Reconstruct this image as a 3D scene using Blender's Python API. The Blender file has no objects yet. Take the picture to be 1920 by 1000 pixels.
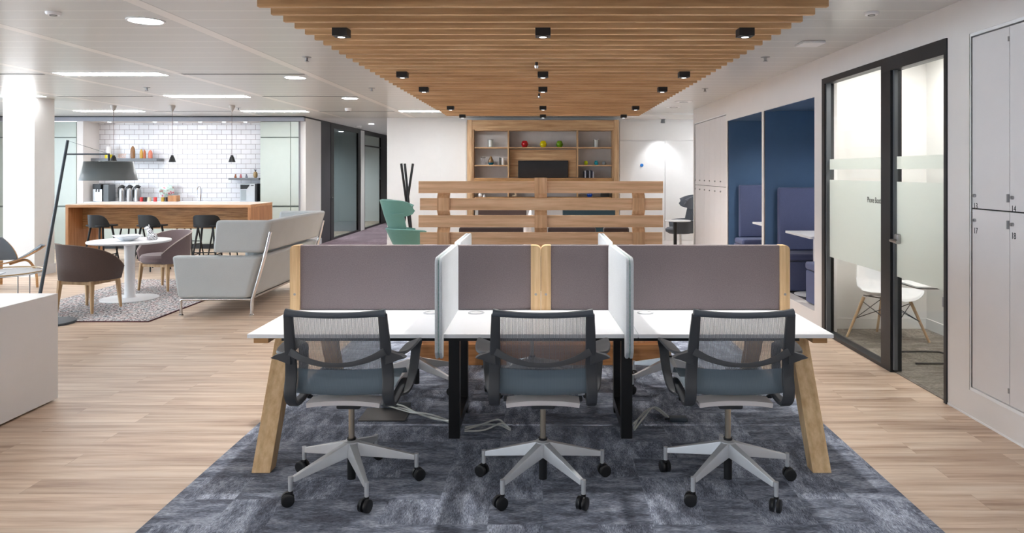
import bpy, bmesh, math, random
from mathutils import Vector, Matrix
random.seed(7)
C = bpy.context.scene.collection
scene = bpy.context.scene
PI = math.pi

# ------------------------------------------------------------------ camera, world, exposure
cd = bpy.data.cameras.new('camera')
cam = bpy.data.objects.new('camera', cd); C.objects.link(cam)
cam.location = (0, 0, 1.6); cam.rotation_euler = (PI/2, 0, 0)
cd.sensor_width = 36; cd.lens = 36*1350/1920
cd.shift_x = -58/1920; cd.shift_y = -178/1920
cd.clip_start = 0.05; cd.clip_end = 100
scene.camera = cam
w = bpy.data.worlds.new('world'); scene.world = w; w.use_nodes = True
w.node_tree.nodes['Background'].inputs[0].default_value = (0.75, 0.86, 1.0, 1)
w.node_tree.nodes['Background'].inputs[1].default_value = 2.2
vs = scene.view_settings
vs.view_transform = 'Standard'; vs.look = 'None'; vs.gamma = 1; vs.use_curve_mapping = False
vs.exposure = 2.08
CEIL = 2.74

# ------------------------------------------------------------------ materials
def srgb(c):
    return tuple(((x/255)/12.92 if x/255 <= .04045 else ((x/255+.055)/1.055)**2.4) for x in c) + (1,)
class NT:
    def __init__(s, name):
        s.m = bpy.data.materials.new(name); s.m.use_nodes = True
        s.t = s.m.node_tree; s.b = s.t.nodes['Principled BSDF']; s.out = s.t.nodes['Material Output']
    def n(s, typ, **kw):
        x = s.t.nodes.new(typ)
        for k, v in kw.items(): setattr(x, k, v)
        return x
    def l(s, a, b): s.t.links.new(a, b)
    def coord(s, scale=(1,1,1), rnd=False):
        tc = s.n('ShaderNodeTexCoord'); mp = s.n('ShaderNodeMapping')
        mp.inputs['Scale'].default_value = scale
        s.l(tc.outputs['Object'], mp.inputs['Vector'])
        if rnd:
            oi = s.n('ShaderNodeObjectInfo'); mul = s.n('ShaderNodeVectorMath', operation='SCALE')
            mul.inputs[0].default_value = (37, 53, 71); s.l(oi.outputs['Random'], mul.inputs['Scale'])
            s.l(mul.outputs[0], mp.inputs['Location'])
        return mp.outputs['Vector']
    def noise(s, vec, scale, detail=4, rough=.55):
        x = s.n('ShaderNodeTexNoise'); x.inputs['Scale'].default_value = scale
        x.inputs['Detail'].default_value = detail; x.inputs['Roughness'].default_value = rough
        s.l(vec, x.inputs['Vector']); return x.outputs['Fac']
    def ramp(s, fac, stops):
        x = s.n('ShaderNodeValToRGB'); e = x.color_ramp.elements
        while len(e) < len(stops): e.new(.5)
        for i, (p, c) in enumerate(stops): e[i].position = p; e[i].color = c
        s.l(fac, x.inputs['Fac']); return x.outputs['Color']
    def mix(s, fac, a, b, mode='MIX'):
        x = s.n('ShaderNodeMix', data_type='RGBA', blend_type=mode)
        for sock, v in ((x.inputs[0], fac), (x.inputs[6], a), (x.inputs[7], b)):
            if hasattr(v, 'links'): s.l(v, sock)
            else: sock.default_value = v
        return x.outputs[2]
    def math(s, op, a, b=None):
        x = s.n('ShaderNodeMath', operation=op)
        for i, v in enumerate((a, b)):
            if v is None: continue
            if hasattr(v, 'links'): s.l(v, x.inputs[i])
            else: x.inputs[i].default_value = v
        return x.outputs[0]
    def bump(s, h, strength=.2, dist=.005):
        x = s.n('ShaderNodeBump'); x.inputs['Strength'].default_value = strength; x.inputs['Distance'].default_value = dist
        s.l(h, x.inputs['Height']); s.l(x.outputs[0], s.b.inputs['Normal'])

def plain(name, c, rough=.5, metal=0, spec=.5, var=.04, nscale=6):
    """a plain finish with a faint mottling"""
    t = NT(name); v = t.coord()
    f = t.noise(v, nscale, 3)
    col = srgb(c)
    lo = tuple(x*(1-var) for x in col[:3]) + (1,); hi = tuple(min(1, x*(1+var)) for x in col[:3]) + (1,)
    t.l(t.ramp(f, [(.3, lo), (.7, hi)]), t.b.inputs['Base Color'])
    t.b.inputs['Roughness'].default_value = rough; t.b.inputs['Metallic'].default_value = metal
    t.b.inputs['Specular IOR Level'].default_value = spec
    return t.m
def fabric(name, c, var=.18, scale=180):
    t = NT(name); v = t.coord()
    f = t.noise(v, scale, 3, .7); g = t.noise(v, 3, 2)
    col = srgb(c)
    lo = tuple(x*(1-var) for x in col[:3]) + (1,); hi = tuple(min(1, x*(1+var)) for x in col[:3]) + (1,)
    a = t.ramp(f, [(.3, lo), (.7, hi)])
    b = t.ramp(g, [(.3, (.94,.94,.94,1)), (.7, (1,1,1,1))])
    t.l(t.mix(1.0, a, b, 'MULTIPLY'), t.b.inputs['Base Color'])
    t.b.inputs['Roughness'].default_value = .95; t.b.inputs['Specular IOR Level'].default_value = .15
    t.b.inputs['Sheen Weight'].default_value = .15
    t.bump(f, .3, .002)
    return t.m
def wood(name, c1, c2, c3, axis='x', rough=.5, k=1.0):
    t = NT(name)
    s = {'x': (1.0, 14, 14), 'y': (14, 1.0, 14), 'z': (14, 14, 1.0)}[axis]
    v = t.coord(tuple(q*k for q in s), rnd=True)
    f = t.noise(v, 2.2, 8, .62)
    wv = t.n('ShaderNodeTexWave', wave_type='BANDS', bands_direction={'x':'Z','y':'X','z':'X'}[axis])
    wv.inputs['Scale'].default_value = .35; wv.inputs['Distortion'].default_value = 7; wv.inputs['Detail'].default_value = 3
    wv.inputs['Detail Scale'].default_value = .7
    t.l(v, wv.inputs['Vector'])
    a = t.ramp(f, [(.32, srgb(c1)), (.52, srgb(c2)), (.7, srgb(c3))])
    b = t.ramp(wv.outputs['Fac'], [(.0, (.80,.76,.72,1)), (.45, (1,1,1,1))])
    oi = t.n('ShaderNodeObjectInfo')
    tone = t.ramp(oi.outputs['Random'], [(0, (.92,.91,.90,1)), (1, (1.0,1.0,1.0,1))])
    t.l(t.mix(1.0, t.mix(.55, a, b, 'MULTIPLY'), tone, 'MULTIPLY'), t.b.inputs['Base Color'])
    t.b.inputs['Roughness'].default_value = rough; t.b.inputs['Specular IOR Level'].default_value = .35
    t.bump(f, .12, .002)
    return t.m
def emis(name, c, strength):
    t = NT(name); t.b.inputs['Base Color'].default_value = (0.8,.8,.8,1)
    t.b.inputs['Emission Color'].default_value = c; t.b.inputs['Emission Strength'].default_value = strength
    return t.m
def glassy(name, tint, gloss=.09, rough=.02):
    t = NT(name)
    tr = t.n('ShaderNodeBsdfTransparent'); tr.inputs[0].default_value = tint
    gl = t.n('ShaderNodeBsdfGlossy'); gl.inputs['Roughness'].default_value = rough
    lw = t.n('ShaderNodeLayerWeight')
    ms = t.n('ShaderNodeMixShader')
    t.l(t.math('ADD', t.math('MULTIPLY', t.math('POWER', lw.outputs['Facing'], 5.0), .4), gloss*.2), ms.inputs[0])
    t.l(tr.outputs[0], ms.inputs[1]); t.l(gl.outputs[0], ms.inputs[2]); t.l(ms.outputs[0], t.out.inputs[0])
    return t.m

M = {}
M['white_wall'] = plain('white_wall', (224,224,224), .6, var=.01)
M['white_wall_warm'] = plain('white_wall_warm', (226,222,220), .6, var=.01)
M['booth_white'] = plain('booth_white', (228,226,223), .6, var=.01)
M['white_lam'] = plain('white_laminate', (236,236,238), .3, var=.01)
M['desk_white'] = plain('desk_white', (238,239,242), .32, var=.01)
M['locker_white'] = plain('locker_white', (222,219,220), .45, var=.01)
M['locker_gap'] = plain('locker_gap', (40,40,42), .7)
M['pale_green'] = plain('pale_green_panel', (184,193,186), .22, var=.015)
M['grey_blue'] = plain('grey_blue_trim', (160,165,176), .5)
M['header'] = plain('header_grey', (146,149,160), .5)
M['black'] = plain('black_paint', (17,17,19), .4)
M['blackplastic'] = plain('black_plastic', (18,19,22), .45)
M['frame_dark'] = plain('frame_anthracite', (31,33,38), .4)
M['frame_mid'] = plain('frame_grey', (94,98,102), .4)
M['stool_black'] = plain('stool_black', (20,23,27), .55)
M['chrome'] = plain('chrome', (215,217,220), .13, 1)
M['steel'] = plain('brushed_steel', (170,170,172), .35, 1)
M['alu'] = plain('cast_aluminium', (206,209,213), .42, .55)
M['warmsteel'] = plain('gas_lift_steel', (190,178,160), .28, .9)
M['chair_grey'] = plain('chair_frame_grey', (56,58,62), .5)
M['chair_top'] = plain('chair_top_rail', (70,77,86), .45)
M['seat_blue'] = fabric('seat_suspension', (84,96,106), .12)
M['crosspiece'] = plain('seat_support_pale', (205,200,200), .5)
M['screen_fabric'] = fabric('screen_taupe_fabric', (124,114,116), .2)
M['divider_fabric'] = fabric('divider_pale_fabric', (205,210,214), .08)
M['divider_edge'] = fabric('divider_mint_edge', (165,190,188), .22, 90)
M['sofa'] = fabric('sofa_pale_grey', (186,191,193), .05)
M['brown_fab'] = fabric('tub_chair_brown', (92,78,74), .12)
M['mauve_fab'] = fabric('tub_chair_mauve', (124,108,108), .12)
M['piping'] = plain('seam_pale', (190,176,168), .7)
M['teal'] = fabric('teal_fabric', (96,138,132), .1)
M['grey_fab'] = fabric('grey_fabric', (98,103,111), .12)
M['dark_brown_fab'] = fabric('dark_brown_fabric', (70,58,56), .1)
M['dark_teal_fab'] = fabric('dark_teal_fabric', (36,52,60), .1)
M['blue_paint'] = plain('booth_blue', (68,98,132), .7, var=.03)
M['blue_fab'] = fabric('booth_blue_fabric', (90,98,132), .12)
M['dark_floor'] = plain('booth_dark_floor', (66,66,70), .9)
M['lamp_grey'] = plain('lamp_shade_grey', (122,131,135), .35)
M['lamp_pole'] = plain('lamp_pole_slate', (66,76,86), .35)
M['paper'] = plain('paper', (222,224,232), .8)
M['ash'] = wood('ash_legs', (176,142,104), (196,163,124), (210,180,142), 'z', .5)
M['oak_x'] = wood('oak_x', (206,162,124), (226,184,146), (238,202,166), 'x', .5)
M['oak_z'] = wood('oak_z', (192,148,108), (214,170,130), (228,188,150), 'z', .5)
M['oak_dark'] = wood('oak_dark', (160,108,66), (184,130,84), (200,146,98), 'x', .5)
M['raft'] = wood('raft_oak', (182,144,102), (206,166,122), (222,186,144), 'x', .5, .7)
M['desk_oak'] = wood('desk_oak', (200,164,120), (218,186,142), (230,202,160), 'z', .5)
M['desk_oak_x'] = wood('desk_oak_x', (176,128,82), (196,150,102), (210,168,120), 'x', .5)
M['case_x'] = wood('bookcase_oak_x', (170,134,98), (196,162,124), (208,178,140), 'x', .5)
M['case_z'] = wood('bookcase_oak_z', (170,134,98), (200,166,128), (212,182,144), 'z', .5)
M['bar_x'] = wood('bar_veneer_x', (136,100,64), (176,134,90), (202,160,112), 'x', .45, 1.6)
M['bar_z'] = wood('bar_veneer_z', (166,112,72), (190,136,92), (206,154,110), 'z', .45)
M['bar_top'] = plain('bar_top_pale', (226,206,190), .35)
M['bar_edge'] = wood('bar_edge_oak', (186,132,88), (208,154,108), (220,170,126), 'x', .45)
M['glass'] = glassy('clear_glass', (.97,.985,.975,1))
M['glass_dark'] = glassy('corridor_glass', (.72,.80,.82,1), .3)
M['shelf_grey'] = plain('shelf_grey', (112,116,122), .5)
M['tv'] = plain('screen_black', (16,20,26), .12)
M['grey_back'] = plain('case_back_grey', (192,190,190), .6)
M['slot'] = emis('lamp_tube_diffuser', (.97,.985,1,1), 7.8)
M['slot_far'] = emis('lamp_tube_diffuser_far', (.97,.985,1,1), 11)
M['down'] = emis('downlight_diffuser', (.98,.985,1,1), 10)
M['spot_e'] = emis('spot_lens', (.85,.93,1,1), 2.5)
M['booth_e'] = emis('booth_light_panel', (1,.965,.945,1), 2.5)
def C1(name, c, r=.35): 
    if name not in M: M[name] = plain(name, c, r)
    return M[name]

# frosted film
t = NT('frosted_film')
tr = t.n('ShaderNodeBsdfTransparent'); tr.inputs[0].default_value = (.93,.97,.93,1)
df = t.n('ShaderNodeBsdfDiffuse'); df.inputs[0].default_value = (.86,.88,.85,1)
tl = t.n('ShaderNodeBsdfTranslucent'); tl.inputs[0].default_value = (.93,.95,.91,1)
m1 = t.n('ShaderNodeMixShader'); m1.inputs[0].default_value = .5; t.l(df.outputs[0], m1.inputs[1]); t.l(tl.outputs[0], m1.inputs[2])
m2 = t.n('ShaderNodeMixShader'); m2.inputs[0].default_value = .80; t.l(tr.outputs[0], m2.inputs[1]); t.l(m1.outputs[0], m2.inputs[2])
t.l(m2.outputs[0], t.out.inputs[0]); M['frost'] = t.m

# chair mesh : fine ribbed suspension, part see-through
def mesh_mat(name, c, lo, hi):
    t = NT(name); v = t.coord()
    wv = t.n('ShaderNodeTexWave', wave_type='BANDS', bands_direction='X'); wv.inputs['Scale'].default_value = 55
    t.l(v, wv.inputs['Vector'])
    t.b.inputs['Base Color'].default_value = srgb(c); t.b.inputs['Roughness'].default_value = .6
    tr = t.n('ShaderNodeBsdfTransparent'); ms = t.n('ShaderNodeMixShader')
    mr = t.n('ShaderNodeMapRange'); mr.inputs[3].default_value = lo; mr.inputs[4].default_value = hi
    t.l(wv.outputs['Fac'], mr.inputs[0]); t.l(mr.outputs[0], ms.inputs[0])
    t.l(tr.outputs[0], ms.inputs[1]); t.l(t.b.outputs[0], ms.inputs[2]); t.l(ms.outputs[0], t.out.inputs[0])
    return t.m
M['mesh'] = mesh_mat('chair_mesh', (108,111,117), .56, .84)
M['mesh_seat'] = mesh_mat('chair_seat_mesh', (96,110,120), .86, .98)

# vinyl plank floor (boards run along x)
t = NT('wood_floor'); v = t.coord()
br = t.n('ShaderNodeTexBrick'); br.offset = .37; br.inputs['Scale'].default_value = 1
br.inputs['Brick Width'].default_value = 1.3; br.inputs['Row Height'].default_value = .17
br.inputs['Mortar Size'].default_value = .0012; br.inputs['Mortar Smooth'].default_value = .3
br.inputs['Color1'].default_value = (.25,.25,.25,1); br.inputs['Color2'].default_value = (.85,.85,.85,1); br.inputs['Mortar'].default_value = (.2,.2,.2,1)
br.inputs['Bias'].default_value = 0
t.l(v, br.inputs['Vector'])
sc = t.n('ShaderNodeVectorMath', operation='MULTIPLY'); sc.inputs[1].default_value = (.9, 13, 1); t.l(v, sc.inputs[0])
ad = t.n('ShaderNodeVectorMath', operation='ADD'); t.l(sc.outputs[0], ad.inputs[0]); 
sh = t.n('ShaderNodeVectorMath', operation='SCALE'); t.l(br.outputs['Color'], sh.inputs[0]); sh.inputs['Scale'].default_value = 14
t.l(sh.outputs[0], ad.inputs[1])
g = t.noise(ad.outputs[0], 1.3, 7, .6)
g2 = t.noise(ad.outputs[0], .35, 3, .5)
a = t.ramp(g, [(.30, srgb((164,136,114))), (.44, srgb((198,172,150))), (.58, srgb((216,195,174))), (.75, srgb((228,212,196)))])
b = t.ramp(g2, [(.3, (.80,.78,.77,1)), (.62, (1,1,1,1))])
tone = t.ramp(br.outputs['Color'], [(.2, (.95,.94,.935,1)), (.85, (1.0,1.0,1.0,1))])
c = t.mix(1, t.mix(1, a, b, 'MULTIPLY'), tone, 'MULTIPLY')
t.l(t.mix(t.math('MULTIPLY', br.outputs['Fac'], .45), c, srgb((130,104,84))), t.b.inputs['Base Color'])
t.b.inputs['Roughness'].default_value = .42; t.b.inputs['Specular IOR Level'].default_value = .35
t.bump(g, .06, .002); M['floor'] = t.m

# carpet tile (streaked grey-blue)
def carpet(name, cols, scale=1, tile=.5, amt=1):
    t = NT(name); v = t.coord()
    sn = t.n('ShaderNodeVectorMath', operation='SNAP'); sn.inputs[1].default_value = (tile, tile, 10); t.l(v, sn.inputs[0])
    wn = t.n('ShaderNodeTexWhiteNoise'); t.l(sn.outputs[0], wn.inputs['Vector'])
    def streak(sx, sy, s=1):
        q = t.n('ShaderNodeVectorMath', operation='MULTIPLY'); q.inputs[1].default_value = (sx, sy, 1); t.l(v, q.inputs[0])
        return t.noise(q.outputs[0], s, 5, .75)
    fa = streak(38, 240); fb = streak(240, 38)
    pa = streak(3.5, 11, 1.0); pb = streak(11, 3.5, 1.0)
    sel = t.math('GREATER_THAN', wn.outputs['Value'], .5)
    f = t.mix(sel, fa, fb); p = t.mix(sel, pa, pb)
    fine = t.ramp(f, [(.36, (.42,.42,.44,1)), (.5, (.98,.98,.98,1)), (.64, (1.65,1.65,1.65,1))])
    pat = t.ramp(p, [(.40, srgb(cols[0])), (.5, srgb(cols[1])), (.60, srgb(cols[2]))])
    tone = t.ramp(wn.outputs['Value'], [(0, (.86,.86,.86,1)), (1, (1.08,1.08,1.08,1))])
    t.l(t.mix(1, t.mix(amt, pat, fine, 'MULTIPLY'), tone, 'MULTIPLY'), t.b.inputs['Base Color'])
    t.b.inputs['Roughness'].default_value = 1; t.b.inputs['Specular IOR Level'].default_value = .05
    t.bump(f, .5, .004)
    return t.m
M['carpet'] = carpet('carpet_blue_grey', [(102,106,118), (130,136,150), (164,170,184)], tile=.25)
M['carpet_booth'] = carpet('carpet_booth', [(112,106,98), (128,122,114), (142,136,128)])
M['carpet_purple'] = carpet('carpet_mauve', [(118,104,112), (126,112,120), (134,120,128)], amt=.4)
M['rug'] = carpet('rug_flecked', [(110,104,106), (172,166,166), (204,200,200)], tile=10)
t = NT('rug_fleck'); v = t.coord()
q = t.n('ShaderNodeVectorMath', operation='MULTIPLY'); q.inputs[1].default_value = (40, 34, 1); t.l(v, q.inputs[0])
f = t.noise(q.outputs[0], 1.0, 3, .8); f2 = t.noise(q.outputs[0], .37, 2, .5)
a = t.ramp(f, [(.40, srgb((30,28,36))), (.47, srgb((130,122,124))), (.52, srgb((236,232,230)))])
b = t.ramp(f2, [(.35, srgb((150,175,190))), (.5, srgb((230,226,224))), (.62, srgb((214,176,176)))])
t.l(t.mix(.6, a, b, 'MULTIPLY'), t.b.inputs['Base Color']); t.b.inputs['Roughness'].default_value = 1; t.bump(f, .8, .01); M['rug'] = t.m

# metal plank ceiling: joints across, plain carrier strips along
t = NT('ceiling_planks'); v = t.coord()
sx = t.n('ShaderNodeSeparateXYZ'); t.l(v, sx.inputs[0])
fy = t.math('FRACT', t.math('MULTIPLY', sx.outputs['Y'], 1/.3))
line = t.math('LESS_THAN', fy, .045)
fx = t.math('FRACT', t.math('MULTIPLY', t.math('ADD', sx.outputs['X'], 2.79+30), 1/1.5))
strip = t.math('LESS_THAN', fx, .075)
edge = t.math('LESS_THAN', t.math('ABSOLUTE', t.math('SUBTRACT', fx, .075)), .004)
base = t.mix(line, srgb((198,198,196)), srgb((234,233,231)))
base = t.mix(strip, base, srgb((226,222,218)))
base = t.mix(edge, base, srgb((170,168,166)))
t.l(base, t.b.inputs['Base Color']); t.b.inputs['Roughness'].default_value = .3; t.b.inputs['Specular IOR Level'].default_value = .45
M['ceiling'] = t.m

# brick-bond white wall tiles (wall in xz)
t = NT('metro_tiles'); tc = t.n('ShaderNodeTexCoord'); sp = t.n('ShaderNodeSeparateXYZ'); cb = t.n('ShaderNodeCombineXYZ')
t.l(tc.outputs['Object'], sp.inputs[0])
t.l(t.math('ADD', sp.outputs['X'], sp.outputs['Y']), cb.inputs[0]); t.l(sp.outputs['Z'], cb.inputs[1])
br = t.n('ShaderNodeTexBrick'); br.offset = .5; br.inputs['Scale'].default_value = 1
br.inputs['Brick Width'].default_value = .208; br.inputs['Row Height'].default_value = .104
br.inputs['Mortar Size'].default_value = .0035; br.inputs['Mortar Smooth'].default_value = .2
br.inputs['Color1'].default_value = srgb((216,216,221)); br.inputs['Color2'].default_value = srgb((224,224,229)); br.inputs['Mortar'].default_value = srgb((120,112,116))
t.l(cb.outputs[0], br.inputs['Vector']); t.l(br.outputs['Color'], t.b.inputs['Base Color'])
t.b.inputs['Roughness'].default_value = .18; t.bump(t.math('SUBTRACT', 1.0, br.outputs['Fac']), .4, .003); M['tiles'] = t.m

# openwork figurine & bust patterns
def speckle(name, c1, c2, scale, th=.5, c3=None):
    t = NT(name); v = t.coord()
    vo = t.n('ShaderNodeTexVoronoi', feature='DISTANCE_TO_EDGE'); vo.inputs['Scale'].default_value = scale; t.l(v, vo.inputs['Vector'])
    t.l(t.ramp(vo.outputs['Distance'], [(th-.03, srgb(c1)), (th+.03, srgb(c2))]), t.b.inputs['Base Color'])
    t.b.inputs['Roughness'].default_value = .3; return t.m
M['openwork'] = speckle('openwork_silver', (236,236,240), (30,30,34), 62, .16)
t = NT('painted_globe'); v = t.coord(); f = t.noise(v, 9, 2)
t.l(t.ramp(f, [(.36, srgb((210,70,110))), (.42, srgb((226,224,226))), (.54, srgb((190,222,214))), (.66, srgb((150,110,100)))]), t.b.inputs['Base Color'])
t.b.inputs['Roughness'].default_value = .3; M['globe'] = t.m

# ------------------------------------------------------------------ mesh helper
def rrect(x0, x1, y0, y1, r, n=5, corners=(1,1,1,1)):
    """rounded rectangle outline, counter-clockwise from lower left"""
    pts = []
    for (cx, cy, a0, x, y), on in zip((( x0+r, y0+r, PI, x0, y0), (x1-r, y0+r, 1.5*PI, x1, y0), (x1-r, y1-r, 0, x1, y1), (x0+r, y1-r, .5*PI, x0, y1)), corners):
        if not on: pts.append((x, y)); continue
        for i in range(n+1):
            a = a0 + .5*PI*i/n; pts.append((cx+r*math.cos(a), cy+r*math.sin(a)))
    return pts
def spline(pts, n=6):
    """Catmull-Rom through 3-D points"""
    P = [Vector(p) for p in pts]; P = [P[0]*2-P[1]] + P + [P[-1]*2-P[-2]]
    out = []
    for i in range(1, len(P)-2):
        for k in range(n):
            t = k/n; a, b, c, d = P[i-1], P[i], P[i+1], P[i+2]
            out.append(.5*((2*b) + (c-a)*t + (2*a-5*b+4*c-d)*t*t + (3*b-a-3*c+d)*t**3))
    out.append(P[-2]); return out
class MB:
    def __init__(s): s.bm = bmesh.new()
    def _merge(s, b, mat=None):
        if mat is not None: bmesh.ops.transform(b, matrix=mat, verts=b.verts)
        me = bpy.data.meshes.new('tmp'); b.to_mesh(me); b.free(); s.bm.from_mesh(me); bpy.data.meshes.remove(me); return s
    def box(s, x0, x1, y0, y1, z0, z1, bev=0, seg=2, mat=None):
        b = bmesh.new()
        bmesh.ops.create_cube(b, size=1)
        for v in b.verts:
            v.co = Vector(((x0+x1)/2+v.co.x*(x1-x0), (y0+y1)/2+v.co.y*(y1-y0), (z0+z1)/2+v.co.z*(z1-z0)))
        if bev: bmesh.ops.bevel(b, geom=list(b.edges), offset=bev, segments=seg, profile=.5, affect='EDGES')
        return s._merge(b, mat)
    def loft(s, A, B, bev=0, seg=2, mat=None):
        """two 3-D outlines of equal length joined and capped"""
        b = bmesh.new(); a = [b.verts.new(p) for p in A]; c = [b.verts.new(p) for p in B]; n = len(a)
        b.faces.new(a[::-1]); b.faces.new(c)
        for i in range(n): b.faces.new((a[i], a[(i+1)%n], c[(i+1)%n], c[i]))
        bmesh.ops.recalc_face_normals(b, faces=b.faces)
        if bev:
            es = [e for e in b.edges if len(e.link_faces) == 2 and e.calc_face_angle(0) > .6]
            bmesh.ops.bevel(b, geom=es, offset=bev, segments=seg, profile=.5, affect='EDGES')
        return s._merge(b, mat)
    def prism(s, poly, axis, t0, t1, bev=0, seg=2, mat=None):
        f = {'x': lambda p, t: (t, p[0], p[1]), 'y': lambda p, t: (p[0], t, p[1]), 'z': lambda p, t: (p[0], p[1], t)}[axis]
        return s.loft([f(p, t0) for p in poly], [f(p, t1) for p in poly], bev, seg, mat)
    def cyl(s, p0, p1, r0, r1=None, n=20):
        r1 = r0 if r1 is None else r1
        p0, p1 = Vector(p0), Vector(p1); d = (p1-p0).normalized()
        u = d.orthogonal().normalized(); v = d.cross(u)
        ring = lambda p, r: [p+(u*math.cos(2*PI*i/n)+v*math.sin(2*PI*i/n))*r for i in range(n)]
        return s.loft(ring(p0, r0), ring(p1, r1))
    def tube(s, pts, r, n=8, rf=None):
        P = [Vector(p) for p in pts]; b = bmesh.new(); rings = []; u = None
        for i, p in enumerate(P):
            d = (P[min(i+1, len(P)-1)]-P[max(i-1, 0)]).normalized()
            u = d.orthogonal().normalized() if u is None else (u-d*u.dot(d)).normalized()
            v = d.cross(u); rr = r if rf is None else rf(i/(len(P)-1))
            rings.append([b.verts.new(p+(u*math.cos(2*PI*k/n)+v*math.sin(2*PI*k/n))*rr) for k in range(n)])
        for A, B in zip(rings, rings[1:]):
            for k in range(n): b.faces.new((A[k], A[(k+1)%n], B[(k+1)%n], B[k]))
        b.faces.new(rings[0][::-1]); b.faces.new(rings[-1])
        return s._merge(b)
    def ribbon(s, pts, wdir, w, th, wf=None):
        """flat band along pts; wdir = width direction"""
        P = [Vector(p) for p in pts]; wd0 = Vector(wdir).normalized(); b = bmesh.new(); rings = []
        for i, p in enumerate(P):
            d = (P[min(i+1, len(P)-1)]-P[max(i-1, 0)]).normalized()
            wd = (wd0 - d*wd0.dot(d)).normalized(); nn = d.cross(wd)
            ww = w if wf is None else wf(i/(len(P)-1))
            q = [(-.5, -.32), (-.36, -.5), (.36, -.5), (.5, -.32), (.5, .32), (.36, .5), (-.36, .5), (-.5, .32)]
            rings.append([b.verts.new(p+wd*a*ww+nn*c*th) for a, c in q])
        for A, B in zip(rings, rings[1:]):
            for k in range(8): b.faces.new((A[k], A[(k+1)%8], B[(k+1)%8], B[k]))
        b.faces.new(rings[0][::-1]); b.faces.new(rings[-1])
        bmesh.ops.recalc_face_normals(b, faces=b.faces)
        return s._merge(b)
    def lathe(s, prof, c=(0,0,0), n=28, mat=None):
        b = bmesh.new(); rings = []
        for r, z in prof:
            if r < 1e-5: rings.append([b.verts.new((c[0], c[1], c[2]+z))])
            else: rings.append([b.verts.new((c[0]+r*math.cos(2*PI*k/n), c[1]+r*math.sin(2*PI*k/n), c[2]+z)) for k in range(n)])
        for A, B in zip(rings, rings[1:]):
            for k in range(n):
                k2 = (k+1)%n
                if len(A) == 1 and len(B) == 1: continue
                if len(A) == 1: b.faces.new((A[0], B[k2], B[k]))
                elif len(B) == 1: b.faces.new((A[k], A[k2], B[0]))
                else: b.faces.new((A[k], A[k2], B[k2], B[k]))
        bmesh.ops.recalc_face_normals(b, faces=b.faces)
        return s._merge(b, mat)
    def surf(s, fn, nu, nv, th=0, mat=None):
        """surface fn(u,v), u,v in 0..1, thickened along its normal by th"""
        b = bmesh.new()
        G = [[Vector(fn(i/nu, j/nv)) for j in range(nv+1)] for i in range(nu+1)]
        V = [[b.verts.new(p) for p in r] for r in G]
        if th:
            N = []
            for i in range(nu+1):
                r = []
                for j in range(nv+1):
                    du = G[min(i+1,nu)][j]-G[max(i-1,0)][j]; dv = G[i][min(j+1,nv)]-G[i][max(j-1,0)]
                    n = du.cross(dv); r.append(n.normalized() if n.length > 1e-9 else Vector((0,0,1)))
                N.append(r)
            W = [[b.verts.new(G[i][j]+N[i][j]*th) for j in range(nv+1)] for i in range(nu+1)]
        for i in range(nu):
            for j in range(nv):
                b.faces.new((V[i][j], V[i+1][j], V[i+1][j+1], V[i][j+1]))
                if th: b.faces.new((W[i][j], W[i][j+1], W[i+1][j+1], W[i+1][j]))
        if th:
            for i in range(nu):
                b.faces.new((V[i][0], W[i][0], W[i+1][0], V[i+1][0])); b.faces.new((V[i][nv], V[i+1][nv], W[i+1][nv], W[i][nv]))
            for j in range(nv):
                b.faces.new((V[0][j], V[0][j+1], W[0][j+1], W[0][j])); b.faces.new((V[nu][j], W[nu][j], W[nu][j+1], V[nu][j+1]))
            bmesh.ops.recalc_face_normals(b, faces=b.faces)
        return s._merge(b, mat)
    def build(s, name, mat, parent=None, ang=38):
        me = bpy.data.meshes.new(name)
        off = OFF.get(parent.name, Vector((0,0,0))) if parent else Vector((0,0,0))
        bmesh.ops.remove_doubles(s.bm, verts=s.bm.verts, dist=1e-5)
        for f in s.bm.faces: f.smooth = True
        for e in s.bm.edges:
            e.smooth = not (len(e.link_faces) == 2 and e.calc_face_angle(0) > math.radians(ang))
        if off.length: bmesh.ops.translate(s.bm, verts=s.bm.verts, vec=-off)
        s.bm.to_mesh(me); s.bm.free()
        o = bpy.data.objects.new(name, me); C.objects.link(o)
        me.materials.append(M[mat] if isinstance(mat, str) else mat)
        wn_ = o.modifiers.new('weighted_normals', 'WEIGHTED_NORMAL'); wn_.keep_sharp = True; wn_.weight = 80
        if parent: o.parent = parent; OFF[o.name] = off
        return o
OFF = {}
def setp(o, label=None, cat=None, group=None, kind=None):
    if label: o['label'] = label
    if cat: o['category'] = cat
    if group: o['group'] = group
    if kind: o['kind'] = kind
    return o
def thing(name, label, cat, loc=(0,0,0), group=None):
    """Empty at the thing's base. Parts given in world coordinates are shifted to it."""
    o = bpy.data.objects.new(name, None); C.objects.link(o); o.location = loc; o.empty_display_size = .1
    OFF[o.name] = Vector(loc)
    return setp(o, label, cat, group)
def solo(name, mb, mat, label, cat, group=None, base=None, kind=None):
    """a thing that is one mesh, origin at its base"""
    if base is None:
        xs = [v.co for v in mb.bm.verts]
        base = (sum(c.x for c in xs)/len(xs), sum(c.y for c in xs)/len(xs), min(c.z for c in xs))
    bmesh.ops.translate(mb.bm, verts=mb.bm.verts, vec=-Vector(base))
    o = mb.build(name, mat); o.location = base
    return setp(o, label, cat, group, kind)
def struct(name, mb, mat, parent=None):
    o = mb.build(name, mat, parent)
    if parent is None: o['kind'] = 'structure'
    return o
def copy_tree(o, parent=None, label=None):
    c = o.copy(); C.objects.link(c)
    if parent: c.parent = parent
    if label: c['label'] = label
    for ch in list(o.children): copy_tree(ch, c)
    return c
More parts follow.
